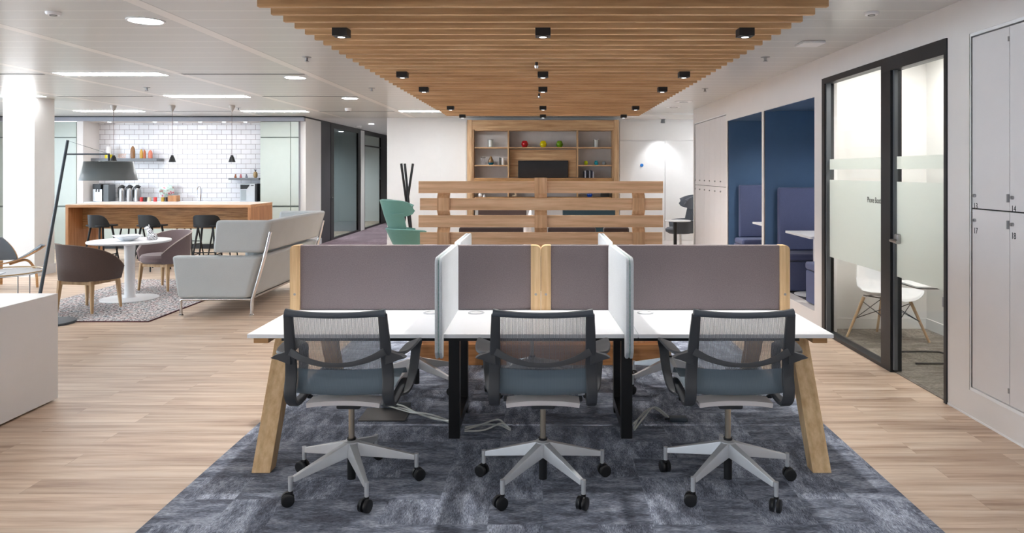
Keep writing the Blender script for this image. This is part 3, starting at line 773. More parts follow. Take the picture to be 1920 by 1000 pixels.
# ------------------------------------------------------------------ lockers
def lockers(y0, y1, n, nums, z0, z1, zs, label, big):
    t = thing('locker_bank', label, 'lockers', (WX, (y0+y1)/2, z0), 'locker banks')
    t_ = (y1-y0)/n
    MB().box(WX+.004, WX+.06, y0, y0+.012, z0, z1).box(WX+.004, WX+.06, y1-.012, y1, z0, z1).box(WX+.004, WX+.06, y0+.012, y1-.012, z1-.02, z1).box(WX+.004, WX+.06, y0+.012, y1-.012, z0, z0+.02).build('surround', 'white_lam', t)
    y0 += .012; y1 -= .012; t_ = (y1-y0)/n
    for k in range(n):
        a, b = y1-(k+1)*t_, y1-k*t_      # k=0 is the far column
        for r_ in range(2):
            za, zb = ((zs+.004, z1-.028) if r_ == 0 else (z0+.024, zs-.004))
            d = MB().box(WX+.012, WX+.032, a+.002, b-.002, za, zb, .0015).build('locker_door', 'locker_white', t)
            zl = zs+.085 if r_ == 0 else zs-.075
            yl = b-.032
            MB().cyl((WX+.012, yl, zl), (WX-.002, yl, zl), .011, n=16).cyl((WX-.002, yl, zl), (WX-.006, yl, zl), .007, n=12).build('lock', 'steel', d)
            if big:
                MB().box(WX-.001, WX+.012, a+.002, a+.011, zl-.03, zl+.02).build('catch', 'steel', d)
                ze = zb-.06 if r_ == 0 else za+.1
                MB().box(WX+.006, WX+.012, a+.002, a+.009, ze-.03, ze).build('hinge', 'steel', d)
            num = nums[r_][k]
            if num:
                Mx = Matrix.Translation((WX+.011, b-.016, zl-.085)) @ Matrix(((0,0,-1,0),(-1,0,0,0),(0,1,0,0),(0,0,0,1))) @ Matrix.Diagonal((.82,1,1,1))
                text_mesh(num, .055 if big else .03, 'locker_number', 'black', d, Mx)
lockers(3.55, 4.70, 3, (('13','14',''), ('17','18','')), .175, 2.50, 1.36, 'large white wall lockers numbered 13, 14, 17 and 18 beside the phone booth door', True)
lockers(10.95, 13.23, 6, (['']*6, ['']*6), .17, 2.49, 1.36, 'bank of twelve narrow white lockers between the blue booth and the end wall', False)

# ------------------------------------------------------------------ bench desk
DZ = .73; DY0, DYM, DY1 = 3.85, 4.55, 5.25
XL, XR = -1.584, 1.557
desk = thing('bench_desk', 'six-place white bench desk on splayed oak legs standing on the grey carpet', 'desk', (0, DYM, 0))
xs = [XL, XL+1.047, XL+2.094, XR]
for (ya, yb) in ((DY0, DYM-.03), (DYM+.03, DY1)):
    for i in range(3):
        MB().box(xs[i]+.001, xs[i+1]-.001, ya, yb, DZ-.022, DZ, .003).build('desk_top', 'desk_white', desk)
    ys_ = ya if ya < 4 else yb
    MB().box(XL+.15, XR-.15, (ya+.10) if ya < 4 else yb-.16, (ya+.16) if ya < 4 else yb-.10, DZ-.06, DZ-.0225).build('steel_beam', 'black', desk)
for sx_, xo in ((-1, XL), (1, XR)):
    a, b = sorted((xo-sx_*.02, xo-sx_*.10))
    MB().box(a, b, 3.89, 5.21, DZ-.058, DZ-.023, .003).build('end_rail', 'desk_oak_x', desk)
    xa, xb = sorted(((-1.54 if sx_ < 0 else 1.525), (-1.44 if sx_ < 0 else 1.425)))
    for m in (0, 1):
        f = (lambda y: y) if m == 0 else (lambda y: 2*DYM-y)
        A = [(xa, f(3.80), .007), (xb, f(3.80), .007), (xb, f(3.885), .007), (xa, f(3.885), .007)]
        B = [(xa+.0, f(4.155), DZ-.056), (xb, f(4.155), DZ-.056), (xb, f(4.255), DZ-.056), (xa, f(4.255), DZ-.056)]
        MB().loft(A, B, .004).build('splayed_leg', 'desk_oak', desk)
for xa, xb in ((-.5625, -.497), (.467, .533)):
    for ya in (4.29, 4.75):
        MB().box(xa, xb, ya, ya+.06, .007, DZ-.0225, .002).build('steel_leg', 'black', desk)
    MB().box(xa, xb, 4.351, 4.749, .05, .11).build('foot_bar', 'black', desk)
for x_ in (809, 893, 1210):
    X = px(x_, 4.43)
    MB().lathe([(.036,0),(.05,0),(.05,.004),(.042,.006),(.036,.004)], (X, 4.43, DZ)).build('cable_ring', 'alu', desk)
    MB().lathe([(0,.001),(.036,.001),(.036,.003),(0,.003)], (X, 4.43, DZ)).build('cable_cap', 'white_lam', desk)
# screens
def screen(x0, x1, lb, wood_l, wood_r):
    t = thing('desk_screen', lb, 'desk screen', ((x0+x1)/2, DYM, DZ), 'taupe desk screens')
    MB().box(x0+.06, x1-.06, DYM-.022, DYM+.022, DZ-.0, 1.137, .006).build('fabric_panel', 'screen_fabric', t)
    for a, rc in ((x0, (0,0,0,1)), (x1-.062, (0,0,1,0))):
        MB().prism(rrect(a, a+.062, DZ-.0, 1.137, .03, 6, rc), 'y', DYM-.035, DYM+.035, .002).build('oak_post', 'desk_oak', t)
        MB().cyl((a+.031, DYM-.035, .83), (a+.031, DYM-.037, .83), .008, n=14).build('fixing_cap', 'steel', t)
screen(-1.588, -.014, 'taupe felt desk screen with oak end posts on the lounge half of the bench desk', 1, 1)
screen(-.012, 1.55, 'taupe felt desk screen with oak end posts on the locker half of the bench desk', 1, 1)
def divider(x0, x1, y0, y1, rot, lb):
    t = thing('side_divider', lb, 'desk divider', ((x0+x1)/2, y1, DZ), 'pale felt side dividers')
    xm = (x0+x1)/2
    poly = rrect(y0, y1, .612, 1.148, .04, 5)
    if y0 < DYM: poly = rrect(y0, y1, .732, 1.148, .04, 5, (0,0,1,1)); poly = [(y0, .65), (y0+.03, .612), (DY0-.012, .612), (DY0-.012, .7325), (y1, .7325)] + [p for p in poly if p[1] > .74]
    else: poly = [(DY1+.012, .612), (y1-.03, .612), (y1, .65)] + [p for p in rrect(y0, y1, .732, 1.148, .04, 5, (0,0,1,1)) if p[1] > .74] + [(y0, .7325), (DY1+.012, .7325)]
    MB().prism(poly, 'x', x0, x0+(x1-x0)*.42, .004).build('felt_face', 'divider_fabric', t)
    MB().prism(poly, 'x', x1-(x1-x0)*.42, x1, .004).build('felt_face', 'divider_fabric', t)
    cy, cz = (y0+y1)/2, .93
    pol2 = [(cy+(p[0]-cy)*.985, cz+(p[1]-cz)*.985) for p in poly]
    MB().prism(pol2, 'x', x0+(x1-x0)*.42, x1-(x1-x0)*.42).build('felt_edge', 'divider_edge', t)
    t.rotation_euler.z = rot
divider(-.567, -.528, 3.77, 4.50, 0, 'pale mint-edged felt divider between the first and second seats of the front desk row')
divider(.408, .448, 3.77, 4.50, math.radians(2.2), 'pale mint-edged felt divider between the middle seat and the locker-side seat, front row')
divider(-.567, -.528, 4.60, 5.33, 0, 'pale felt divider behind the taupe screens on the lounge side')
divider(.408, .448, 4.60, 5.33, 0, 'pale felt divider behind the taupe screens on the locker side')
for mbx in (0,): pass

# ------------------------------------------------------------------ task chairs
def make_task_chair(label):
    t = thing('mesh_task_chair', label, 'office chair', (0,0,0), 'grey mesh task chairs')
    prof = [(-.285,.925),(-.268,.85),(-.242,.75),(-.222,.68),(-.215,.61),(-.225,.545),(-.212,.50),(-.165,.467),(-.08,.462),(.06,.472),(.20,.476),(.285,.450)]
    sp_ = spline([(0,a,b) for a, b in prof], 5)
    def hw(z): return .222 + .012*max(0, min(1, (.9-z)/.35))
    for s in (-1, 1):
        pts = [Vector((s*hw(p.z), p.y, p.z)) for p in sp_]
        MB().ribbon(pts, (1,0,0), .046, .022, lambda q: .040+.014*math.sin(PI*min(1, q*1.25))).build('side_spine', 'chair_grey', t)
    pr2 = [Vector((0, p.y+.016, p.z)) for p in sp_]
    # back mesh: upper part of profile ; seat mesh: lower part
    def cut(z0, seat):
        return [p for i, p in enumerate(pr2) if (i <= 22) != seat or (seat and i == 22)]
    back = pr2[:19]
    def fn(P, dish, lift):
        def g(u, v):
            q = v*(len(P)-1); i = min(int(q), len(P)-2); f = q-i; p = P[i].lerp(P[i+1], f)
            s = (u-.5)*2; x = s*(hw(p.z)-.008)
            return (x, p.y - dish*(1-s*s)*math.sin(PI*v), p.z + lift*(1-s*s))
        return g
    MB().surf(fn(back, .012, 0), 10, 18).build('back_mesh', 'mesh', t)
    seatp = spline([(0,-.212,.655),(0,-.198,.60),(0,-.187,.55),(0,-.155,.515),(0,-.06,.508),(0,.06,.516),(0,.18,.528),(0,.265,.528),(0,.30,.490)], 4)
    MB().surf(fn(seatp, 0, -.012), 10, 28).build('seat_mesh', 'mesh_seat', t)
    # top rail : rolled
    top = spline([(-.234,-.285,.932),(-.12,-.292,.924),(0,-.296,.921),(.12,-.292,.924),(.234,-.285,.932)], 5)
    MB().tube(top, .014, 12, lambda q: .0145+.006*abs(2*q-1)**6).build('top_rail', 'chair_top', t)
    # lumbar band
    lb_ = spline([(-.225,-.252,.742),(-.16,-.268,.712),(-.08,-.276,.690),(0,-.279,.684),(.08,-.276,.690),(.16,-.268,.712),(.225,-.252,.742)], 5)
    MB().ribbon(lb_, (0,.15,1), .04, .010, lambda q: .020+.016*abs(2*q-1)**1.5).build('lumbar_band', 'chair_grey', t)
    for s in (-1, 1):
        pts = spline([(s*.235,-.225,.715),(s*.285,-.17,.712),(s*.300,-.06,.716),(s*.303,.05,.715),(s*.303,.13,.70),(s*.298,.165,.655),(s*.288,.13,.54),(s*.270,.06,.465),(s*.215,.02,.442)], 5)
        MB().ribbon(pts, (s*.95,0,.35), .06, .016, lambda q: (.05+.028*math.sin(PI*min(1, q*1.6))) if q < .62 else .05-.015*(q-.62)/.38).build('armrest', 'chair_grey', t)
        MB().prism([(s*.225,.745),(s*.30,.722),(s*.322,.708),(s*.29,.70),(s*.225,.675)], 'y', -.245, -.200, .003).build('arm_bracket', 'chair_grey', t)
    # pale arched cross piece
    def arch(u, v):
        s = (u-.5)*2; return (s*.180, -.16+.11*v, .470+.008*(1-s*s)-.004*abs(s)**3)
    MB().surf(arch, 16, 4, -.022).build('seat_support', 'crosspiece', t)
    MB().box(-.06, .06, -.07, .09, .405, .446, .01).box(-.20,.20,-.02,.03,.43,.446,.004).build('mechanism', 'chair_grey', t)
    MB().cyl((0,0,.22), (0,0,.41), .0145).lathe([(.0,.405),(.03,.405),(.034,.425),(0,.425)]).build('gas_lift', 'warmsteel', t)
    b = MB().lathe([(0,.155),(.034,.155),(.040,.175),(.038,.225),(.026,.232),(0,.232)]).build('hub', 'alu', t)
    MB().cyl((0,0,.034), (0,0,.154), .021).build('lift_housing', 'blackplastic', t)
    MB().cyl((0,0,.228),(0,0,.242), .022).build('collar', 'blackplastic', t)
    return t
def star(t, a0):
    for k in range(5):
        a = math.radians(a0+72*k); R = Matrix.Rotation(a, 4, 'Z')
        A = [R@Vector(p) for p in ((.02,-.030,.158),(.02,.030,.158),(.02,.019,.226),(.02,-.019,.226))]
        B = [R@Vector(p) for p in ((.315,-.013,.112),(.315,.013,.112),(.315,.010,.138),(.315,-.010,.138))]
        mb = MB().loft(A, B, .004)
        mb.cyl(R@Vector((.325,0,.140)), R@Vector((.325,0,.066)), .0115, .010, 14)
        arm = mb.build('star_arm', 'alu', t)
        tr = math.radians(random.uniform(-70, 70)); c = R@Vector((.325,0,0))
        R2 = Matrix.Translation(c) @ Matrix.Rotation(a+tr, 4, 'Z')
        mb = MB()
        for s in (-1, 1):
            p0 = R2@Vector((.012, s*.006, .034)); p1 = R2@Vector((.012, s*.023, .034))
            mb.cyl(p0, p1, .030, .030, 22); mb.cyl(p1, R2@Vector((.012, s*.027, .034)), .030, .022, 22)
        mb.cyl(R2@Vector((0,0,.062)), R2@Vector((0,0,.072)), .012, .012, 12)
        mb.build('castor', 'blackplastic', t)
specs = ((-.973, 3.66, 0, 225, 'grey mesh task chair at the lounge-side seat of the front desk row'),
         (0, 3.66, 0, 234, 'grey mesh task chair at the middle seat of the front desk row'),
         (.94, 3.66, 0, 226, 'grey mesh task chair at the locker-side seat of the front desk row'),
         (-.93, 5.30, PI, 254, 'grey mesh task chair across the desk on the lounge side, mostly hidden'),
         (-.08, 5.30, PI, 197, 'grey mesh task chair across the desk in the middle, mostly hidden'),
         (.93, 5.30, PI, 279, 'grey mesh task chair across the desk on the locker side, mostly hidden'))
for i, (x, y, rz, a0, lb) in enumerate(specs):
    if i == 0: proto = make_task_chair(lb); kids = list(proto.children); o = proto
    else:
        o = proto.copy(); C.objects.link(o); o['label'] = lb
        for ch in kids:
            c = ch.copy(); C.objects.link(c); c.parent = o
    star(o, a0-math.degrees(rz))
    o.location = (x, y, .006); o.rotation_euler.z = rz
OFF[proto.name] = Vector((0,0,0))

# cables and floor socket
def cable(ptsl, lb):
    mb = MB()
    for pts in ptsl: mb.tube(spline(pts, 6), .0055, 8)
    solo('power_cable', mb, C1('cable_white', (200,204,200)), lb, 'cable', 'pale power cables')
z0 = .013
cable([[(px(712,4.9)+.0,4.9,z0+.01),(-.95,4.80,z0+.03),(-.8,4.70,z0),(-.68,4.60,z0+.01),(-.585,4.55,z0+.0)], [(px(712,4.9),4.88,z0+.02),(-.9,4.76,z0),(-.8,4.66,z0+.02),(-.7,4.62,z0),(-.585,4.52,z0+.02)], [(px(712,4.9),4.92,z0),(-.95,4.83,z0),(-.84,4.72,z0+.01),(-.72,4.64,z0+.02),(-.585,4.58,z0)]], 'pale power cables running from the floor socket to a black desk leg')
cable([[(-.48,4.42,z0),(-.38,4.46,z0+.02),(-.28,4.52,z0+.03),(-.22,4.46,z0)], [(-.48,4.40,z0),(-.36,4.42,z0),(-.26,4.48,z0+.02),(-.2,4.44,z0)], [(-.48,4.44,z0+.01),(-.37,4.49,z0+.01),(-.27,4.5,z0),(-.2,4.42,z0)]], 'pale power cables lying behind the middle chair beside a black desk leg')
cable([[(.56,4.45,z0),(.62,4.60,z0+.02),(.72,4.74,z0+.03),(.80,4.66,z0)], [(.56,4.42,z0),(.64,4.56,z0+.03),(.73,4.70,z0+.05),(.82,4.62,z0)], [(.56,4.47,z0+.02),(.63,4.63,z0+.01),(.72,4.77,z0+.02),(.81,4.68,z0)]], 'pale looping power cables between the black desk leg and the locker-side chair')
for x, y, lb in ((-1.03, 4.72, 'dark floor socket box with its lid open under the desk near the lounge-side chair'), (.86, 4.60, 'small dark floor plug at the end of the looping cables')):
    t = thing('floor_socket', lb, 'floor socket', (x, y, .006), 'floor sockets')
    if x < 0:
        MB().box(x-.15, x+.15, y-.13, y+.12, .0065, .012).build('plate', 'frame_dark', t)
        MB().box(x-.05, x+.14, y+.125, y+.14, .0125, .045, .004).build('lid', 'frame_mid', t)
    else:
        MB().box(x-.05, x+.06, y-.03, y+.03, .0065, .035, .008).build('plug_body', 'lamp_pole', t)
        MB().tube([(x-.05,y,.02),(x-.08,y+.01,.015)], .006).build('cord_end', 'blackplastic', t)

# ------------------------------------------------------------------ woven slat screen
sc2 = thing('woven_slat_screen', 'tall woven oak plank screen standing behind the bench desk', 'screen', (0, 6.02, 0))
SY = 6.02; zt = 1.52; k = 0
x0, x1 = px(785, SY), px(1243, SY)
zl = []
while zt > .2:
    zl.append((zt-.100, zt)); zt -= .1425; k += 1
for i, (a, b) in enumerate(zl):
    e = .012*(i % 2)
    MB().box(x0+e, x1-e*.5, SY-.010, SY+.010, a, b, .0015).build('plank', 'oak_x', sc2)
def post(xc, ph, ztop):
    # snakes in front of and behind the planks
    pts = []
    z = ztop
    for i, (a, b) in enumerate(zl):
        s = -1 if (i+ph) % 2 == 0 else 1
        for zz in (b-.002, (a+b)/2, a+.002): pts.append((xc, SY+s*.0225, zz))
    if ph == 0: pts.insert(0, (xc, SY-.0225, zl[0][1]+.03))
    pts.append((xc, SY, .176))
    MB().ribbon(pts, (1,0,0), .104, .020).build('woven_post', 'oak_z', sc2, 20)
post(px(832, SY), 1, 1.5); post(px(1014, SY), 0, 1.55); post(px(1197, SY), 1, 1.5)
MB().box(x0+.01, px(1245, SY), SY-.10, SY+.10, .0065, .175, .003).build('plinth', 'oak_dark', sc2)

# ------------------------------------------------------------------ white counter near the camera
solo('white_counter', MB().box(-4.9, -3.40, 2.2, 5.05, .012, .747, .004), 'white_lam', 'large plain white block counter on the wood floor by the picture edge'.replace(' by the picture edge', ' in front of the floor lamp'), 'counter')

# ------------------------------------------------------------------ bookcase at the end wall
BYf, BYb = 14.85, 15.178
bc = thing('bookcase', 'wide oak bookcase with a television against the end wall', 'bookcase', (0, 15, 0))
bx = lambda x: px(x, BYf); bz = lambda y: pz(y, BYf)
L0, L1 = bx(876), bx(1160)
MB().box(L0, L0+.10, BYf-.03, BYb, 0, bz(225), .004).build('side_panel', 'case_z', bc)
MB().box(L1-.10, L1, BYf-.03, BYb, 0, bz(225), .004).build('side_panel', 'case_z', bc)
MB().box(L0+.101, L1-.101, BYf-.02, BYb, bz(243), bz(225)-.005).build('top_panel', 'case_x', bc)
MB().box(L0+.101, L1-.101, BYb-.02, BYb, .0, bz(243)-.001).build('back_panel', 'grey_back', bc)
MB().box(bx(955), bx(1081), BYb-.14, BYb-.021, bz(333), bz(280)).build('television_panel', 'case_x', bc)
for x in (bx(953), bx(1083)): MB().box(x-.014, x+.014, BYf, BYb-.021, bz(333), bz(243)-.001).build('upright', 'case_z', bc)
for x in (L0+.116, L1-.116): MB().box(x-.014, x+.014, BYf-.005, BYb-.021, 0, bz(243)-.001).build('upright', 'case_z', bc)
MB().box(bx(887)+.03, bx(1149)-.0, BYf, BYb-.021, bz(245), bz(243)-.002).build('shelf', 'case_x', bc)
def shelf(a, b, y): MB().box(bx(a), bx(b), BYf+.005, BYb-.021, bz(y)-.026, bz(y), .001).build('shelf', 'case_x', bc)
shelf(889.5, 951.5, 276); shelf(954.5, 1081.5, 276); shelf(1084.5, 1147, 276); shelf(889.5, 951.5, 309.5); shelf(1084.5, 1147, 309.5)
MB().box(bx(889.5), bx(1147), BYf-.1, BYb-.021, bz(340), bz(334), .002).build('counter', 'bar_x', bc)
MB().box(bx(889.5), bx(1147), BYf, BYb-.021, bz(376), bz(370), .002).build('lower_shelf', 'bar_x', bc)
for x in (bx(953), bx(1083)): MB().box(x-.014, x+.014, BYf, BYb-.021, bz(369.5), bz(340.5)).build('upright', 'case_z', bc)
MB().box(bx(889.5), bx(1147), BYf+.05, BYb-.021, 0.01, bz(376.5)).build('lower_doors', 'grey_back', bc)
tv = thing('television', 'black flat television in the middle of the oak bookcase', 'television', (0, 15.0, bz(333)))
MB().box(bx(971), bx(1066), BYb-.185, BYb-.142, bz(334)+.005, bz(301), .006).build('bezel', 'blackplastic', tv)
MB().box(bx(971)+.015, bx(1066)-.015, BYb-.189, BYb-.1855, bz(334)+.02, bz(301)-.015).build('screen', 'tv', tv)
def vase(x, y, r, h, col, lb, name='vase', prof=None, mat=None):
    X = bx(x); Z = bz(y)+.0005; P = prof or [(0,0),(.6,0),(.95,.25),(1.0,.45),(.85,.75),(.5,.93),(.42,1.0),(.3,.97),(.3,.9),(0,.85)]
    mb = MB().lathe([(a*r, b*h) for a, b in P], (X, 15.0, Z), 24)
    return solo(name, mb, mat or C1(name+'_%d_%d_%d' % col, col, .2), lb, name.replace('_', ' '), 'ornaments on the oak bookcase', (X, 15.0, Z))
fac = [(0,0),(.62,0),(1.0,.38),(.95,.6),(.72,.9),(.55,1.0),(.4,.96),(.4,.85),(0,.8)]
vase(983.5, 276, .072, .135, (170,18,28), 'faceted red vase on the top middle bookcase shelf', prof=fac)
vase(1018.5, 276, .072, .135, (214,196,0), 'faceted yellow vase between the red and the green one', prof=fac)
vase(1049.5, 276, .072, .135, (98,140,20), 'faceted green vase beside the yellow one on the top shelf', prof=fac)
for x, lb in ((918.5, 'clear glass lantern with a white candle on the bookcase shelf nearer the corridor'), (1118.5, 'clear glass lantern with a white candle on the bookcase shelf nearer the lockers')):
    X = bx(x); Z = bz(276)+.0005
    t = thing('candle_lantern', lb, 'lantern', (X, 15.0, Z), 'glass candle lanterns')
    MB().lathe([(.062,.0),(.062,.16),(.058,.16),(.058,.006),(0,.006),(0,0),(.062,0)], (X, 15.0, Z)).build('glass_cylinder', 'glass', t)
    MB().lathe([(0,.007),(.033,.007),(.033,.15),(0,.15)], (X, 15.0, Z)).build('candle', 'white_lam', t)
    MB().lathe([(.063,0),(.066,0),(.066,.01),(.063,.01)], (X, 15.0, Z)).lathe([(.063,.152),(.066,.152),(.066,.162),(.063,.162)], (X, 15.0, Z)).build('metal_rim', 'steel', t)
tear = [(0,0),(.6,0),(.95,.15),(1,.3),(.8,.6),(.4,.85),(.12,.97),(.12,1),(0,1)]
t_ = NT('brown_teal_glaze'); tc = t_.n('ShaderNodeTexCoord'); sp = t_.n('ShaderNodeSeparateXYZ'); t_.l(tc.outputs['Object'], sp.inputs[0])
t_.l(t_.ramp(sp.outputs['Z'], [(.045, srgb((10,80,100))), (.06, srgb((120,92,60)))]), t_.b.inputs['Base Color']); t_.b.inputs['Roughness'].default_value = .2
vase(919.5, 309.5, .06, .19, (120,90,60), 'teardrop vase, brown above and teal below, on the middle shelf', prof=tear, mat=t_.m)
vase(1099.5, 309.5, .042, .085, (190,205,20), 'small lime vase on the shelf nearer the lockers', prof=fac)
vase(1119, 309.5, .045, .09, (10,140,160), 'small turquoise vase between the lime and grey ones', prof=fac)
vase(1134, 309.5, .042, .08, (140,150,155), 'small grey glass vase beside the turquoise one', prof=fac)
X = bx(936.5); Z = bz(309.5)+.0005
solo('book', MB().box(X-.012, X+.012, 14.93, 15.06, Z, Z+.155, .002), C1('book_dark', (50,60,60)), 'dark upright book beside the white canister on the bookcase', 'book', 'upright books on the bookcase')
solo('canister', MB().lathe([(0,0),(.036,0),(.036,.14),(.03,.15),(0,.15)], (bx(941.5), 15.0, Z)), 'white_lam', 'white canister standing beside the dark book', 'canister')
X = bx(904)
Z = Z+.001
g = MB()
for q in (-.035, 0, .035): g.tube(spline([(X+q,15,Z),(X+q+.01,15,Z+.06),(X+q-.01,15,Z+.11),(X+q+.01,15,Z+.14)]), .005); g.lathe([(0,0),(.014,.006),(.018,.018),(.012,.03),(0,.034)], (X+q+.01, 15, Z+.135), 12)
g.box(X-.05, X+.05, 14.96, 15.04, Z, Z+.008)
solo('wire_ornament', g, 'steel', 'pale wire flower ornament left of the teardrop vase'.replace('left of', 'next to'), 'ornament')
Z = bz(334)+.0005
bw = (('dark',(22,24,40)),('white',(190,190,196)),('navy',(20,20,50)),('black',(14,14,18)),('dark',(30,26,40)),('white',(180,180,190)),('black',(16,16,20)),('navy',(24,26,60)),('white',(200,200,206)))
xx = bx(1094.5)
hs = (.14,.15,.16,.16,.15,.14,.16,.15,.13)
nm = ('navy-grey slim book, first of the row by the television', 'white-spined book, second in the short row of books', 'navy book, third in the short row of books', 'black book, fourth in the short row of books', 'purple-black book, middle of the short row of books', 'white-spined book after the purple-black one', 'black book after the second white spine', 'navy book, last but one in the row', 'white slim book ending the row towards the lockers')
for i, ((cn, col), h) in enumerate(zip(bw, hs)):
    w_ = .022
    solo('book', MB().box(xx, xx+w_, 14.9, 15.03, Z, Z+h, .002), C1('book_%d' % i, col), nm[i], 'book', 'row of books on the bookcase counter'); xx += w_+.0015
Z = bz(370)+.0005
solo('trinket', MB().lathe([(0,0),(.03,0),(.045,.03),(.03,.07),(0,.08)], (bx(899.5), 14.95, Z)), 'white_lam', 'small white ornament on the low bookcase shelf seen between planks', 'ornament')
solo('trinket', MB().lathe([(0,0),(.03,0),(.02,.03),(.012,.05),(0,.055)], (bx(907), 14.95, Z)), 'white_lam', 'tiny white cone beside the small white ornament', 'ornament')
solo('trinket', MB().tube(spline([(bx(960.5),14.95,Z+.024),(bx(963),14.95,Z+.022),(bx(966),14.95,Z+.03),(bx(966),14.95,Z+.08)]), .02), C1('bone', (222,200,170)), 'cream curled ornament on the low middle shelf', 'ornament')
solo('bowl', MB().lathe([(0,0),(.04,0),(.06,.04),(.05,.07),(.04,.07),(0,.05)], (bx(1106), 14.95, Z)), C1('cobalt', (20,70,170), .2), 'cobalt blue bowl on the low bookcase shelf', 'bowl')
solo('storage_box', MB().box(bx(1127), bx(1142), 14.88, 15.03, Z, Z+.12, .006), 'blackplastic', 'small black box at the end of the low bookcase shelf', 'box')

# meeting spot behind the plank screen
def sofa_back(name, x0, x1, y, z1, mat, lb):
    t = thing(name, lb, 'sofa', ((x0+x1)/2, y, 0), 'dark sofas behind the plank screen')
    MB().box(x0, x1, y, y+.12, .12, z1, .03, 3).build('backrest', mat, t)
    MB().box(x0+.1, x1-.1, y+.121, y+.7, .2, .45, .04, 3).build('seat_cushion', mat, t)
    for a in (x0, x1-.1): MB().box(a, a+.099, y+.121, y+.7, .12, .6, .03, 3).build('arm', mat, t)
    for a in (x0+.06, x1-.06):
        for b in (y+.08, y+.62): MB().cyl((a, b, 0), (a, b, .13), .018).build('leg', 'blackplastic', t)
sofa_back('low_sofa', px(860,9), px(981,9), 9.0, .905, 'dark_brown_fab', 'dark brown sofa seen through the plank gaps, lounge side')
sofa_back('low_sofa', px(1027,9), px(1118,9), 9.0, .905, 'dark_brown_fab', 'dark brown sofa seen through the plank gaps, middle')
sofa_back('low_sofa', px(1132,9.4), px(1180,9.4), 9.4, .875, 'dark_brown_fab', 'narrow mauve-brown seat seen through the plank gaps, locker side')
sofa_back('high_sofa', px(896,12.6), px(987,12.6), 12.6, .96, 'dark_brown_fab', 'tall very dark sofa before the bookcase, lounge side')
sofa_back('high_sofa', px(1055,12.6), px(1154,12.6), 12.6, .97, 'dark_teal_fab', 'tall dark teal sofa before the bookcase, locker side')
t = thing('pedestal_table', 'white pedestal table between the dark sofas behind the plank screen', 'table', (px(989,10.9), 10.9, 0))
X = px(989, 10.9)
MB().prism(rrect(X-.25, X+.55, 10.6, 11.2, .03), 'z', .895, .92).build('table_top', 'white_lam', t)
MB().cyl((X,10.9,.02), (X,10.9,.894), .06).build('column', 'white_lam', t)
MB().lathe([(0,0),(.25,0),(.25,.01),(.06,.02),(0,.02)], (X,10.9,0)).build('base', 'white_lam', t)
t = thing('open_folder', 'white folded card standing on the pedestal table', 'card', (px(994,10.8), 10.8, .921))
MB().prism([(px(989,10.8),.921),(px(996.5,10.8),.921),(px(996,10.8),1.02),(px(993,10.8),1.02)], 'y', 10.78, 10.79).build('card_face', 'paper', t)
MB().prism([(px(996.7,10.8),.921),(px(1003,10.8),.921),(px(998,10.8),.955)], 'y', 10.775, 10.785).build('card_wing', 'paper', t)

# ------------------------------------------------------------------ coat stand
t = thing('coat_stand', 'black coat stand of crossing sticks by the end wall', 'coat stand', (px(765,14.3), 14.3, 0))
Yc = 14.3
for a, b, dy0, dy1 in (((754.5,307),(772,470),-.12,.15), ((758,307),(777,466),.05,-.1), ((772.5,307),(752,470),.1,-.14)):
    x_a = px(a[0], Yc); z_a = pz(a[1], Yc); x_b = px(b[0], Yc)
    MB().cyl((x_b, Yc+dy1, 0), (x_a, Yc+dy0, z_a), .024).build('stick', 'blackplastic', t)

# ------------------------------------------------------------------ high-back lounge swivel chairs
def lounge(name, mat, lb, base_mat, seat_z=.47):
    t = thing(name, lb, 'armchair', (0,0,0))
    def wrap(r0, r1, z0, z1, a0, zt=None, tilt=.0, sq=1.0, rnd=False):
        def f(u, v):
            a = PI*1.5 + (u-.5)*2*a0; s = abs(2*u-1)
            r = r0+(r1-r0)*v; zz1 = z1 if zt is None else z1-(z1-zt)*s**3
            if rnd: k = (1-s**5)**.5; v2 = .5+(v-.5)*(.25+.75*k)
            else: v2 = v
            return (r*math.cos(a), r*math.sin(a)*sq - tilt*v, z0+(zz1-z0)*v2)
        return f
    MB().surf(wrap(.26, .325, .40, .92, math.radians(74), None, .11), 20, 8, -.035).build('back_shell', mat, t, 60)
    MB().surf(wrap(.335, .35, .86, 1.135, math.radians(88), None, .06, 1.25, True), 36, 8, -.05).build('head_wing', mat, t, 60)
    MB().surf(wrap(.28, .37, .40, .66, math.radians(128), .62, .03), 28, 6, -.035).build('arm_shell', mat, t, 60)
    MB().lathe([(0,.38),(.2,.38),(.27,.42),(.28,.47),(.24,.50),(0,.51)], (0,.02,0)).build('seat', mat, t)
    MB().cyl((0,0,.08), (0,0,.385), .022).build('stem', 'chrome', t)
    for k in range(4):
        a = PI/4+k*PI/2
        MB().tube([(0,0,.10),(.30*math.cos(a),.30*math.sin(a),.012)], .014).build('foot', base_mat, t)
    return t
lc = lounge('high_back_armchair', 'teal', 'teal high-backed lounge chair with a wrapped headrest before the coat stand', 'blackplastic')
lc.location = (px(768,12), 12.0, 0); lc.rotation_euler.z = math.radians(-62)
lc = lounge('high_back_armchair', 'grey_fab', 'slate grey high-backed swivel chair partly behind the narrow lockers', 'chrome')
lc.location = (px(1276,14.2), 14.2, 0); lc.rotation_euler.z = math.radians(88)
t = thing('small_side_table', 'small round table on a black post beside the slate grey swivel chair', 'table', (px(1271,13.6), 13.6, 0))
X = px(1271,13.6)
MB().lathe([(0,.665),(.24,.665),(.24,.68),(0,.68)], (X,13.6,0)).build('table_top', 'white_lam', t)
MB().cyl((X-.05,13.6,.02), (X-.05,13.6,.664), .032).build('post', 'blackplastic', t)
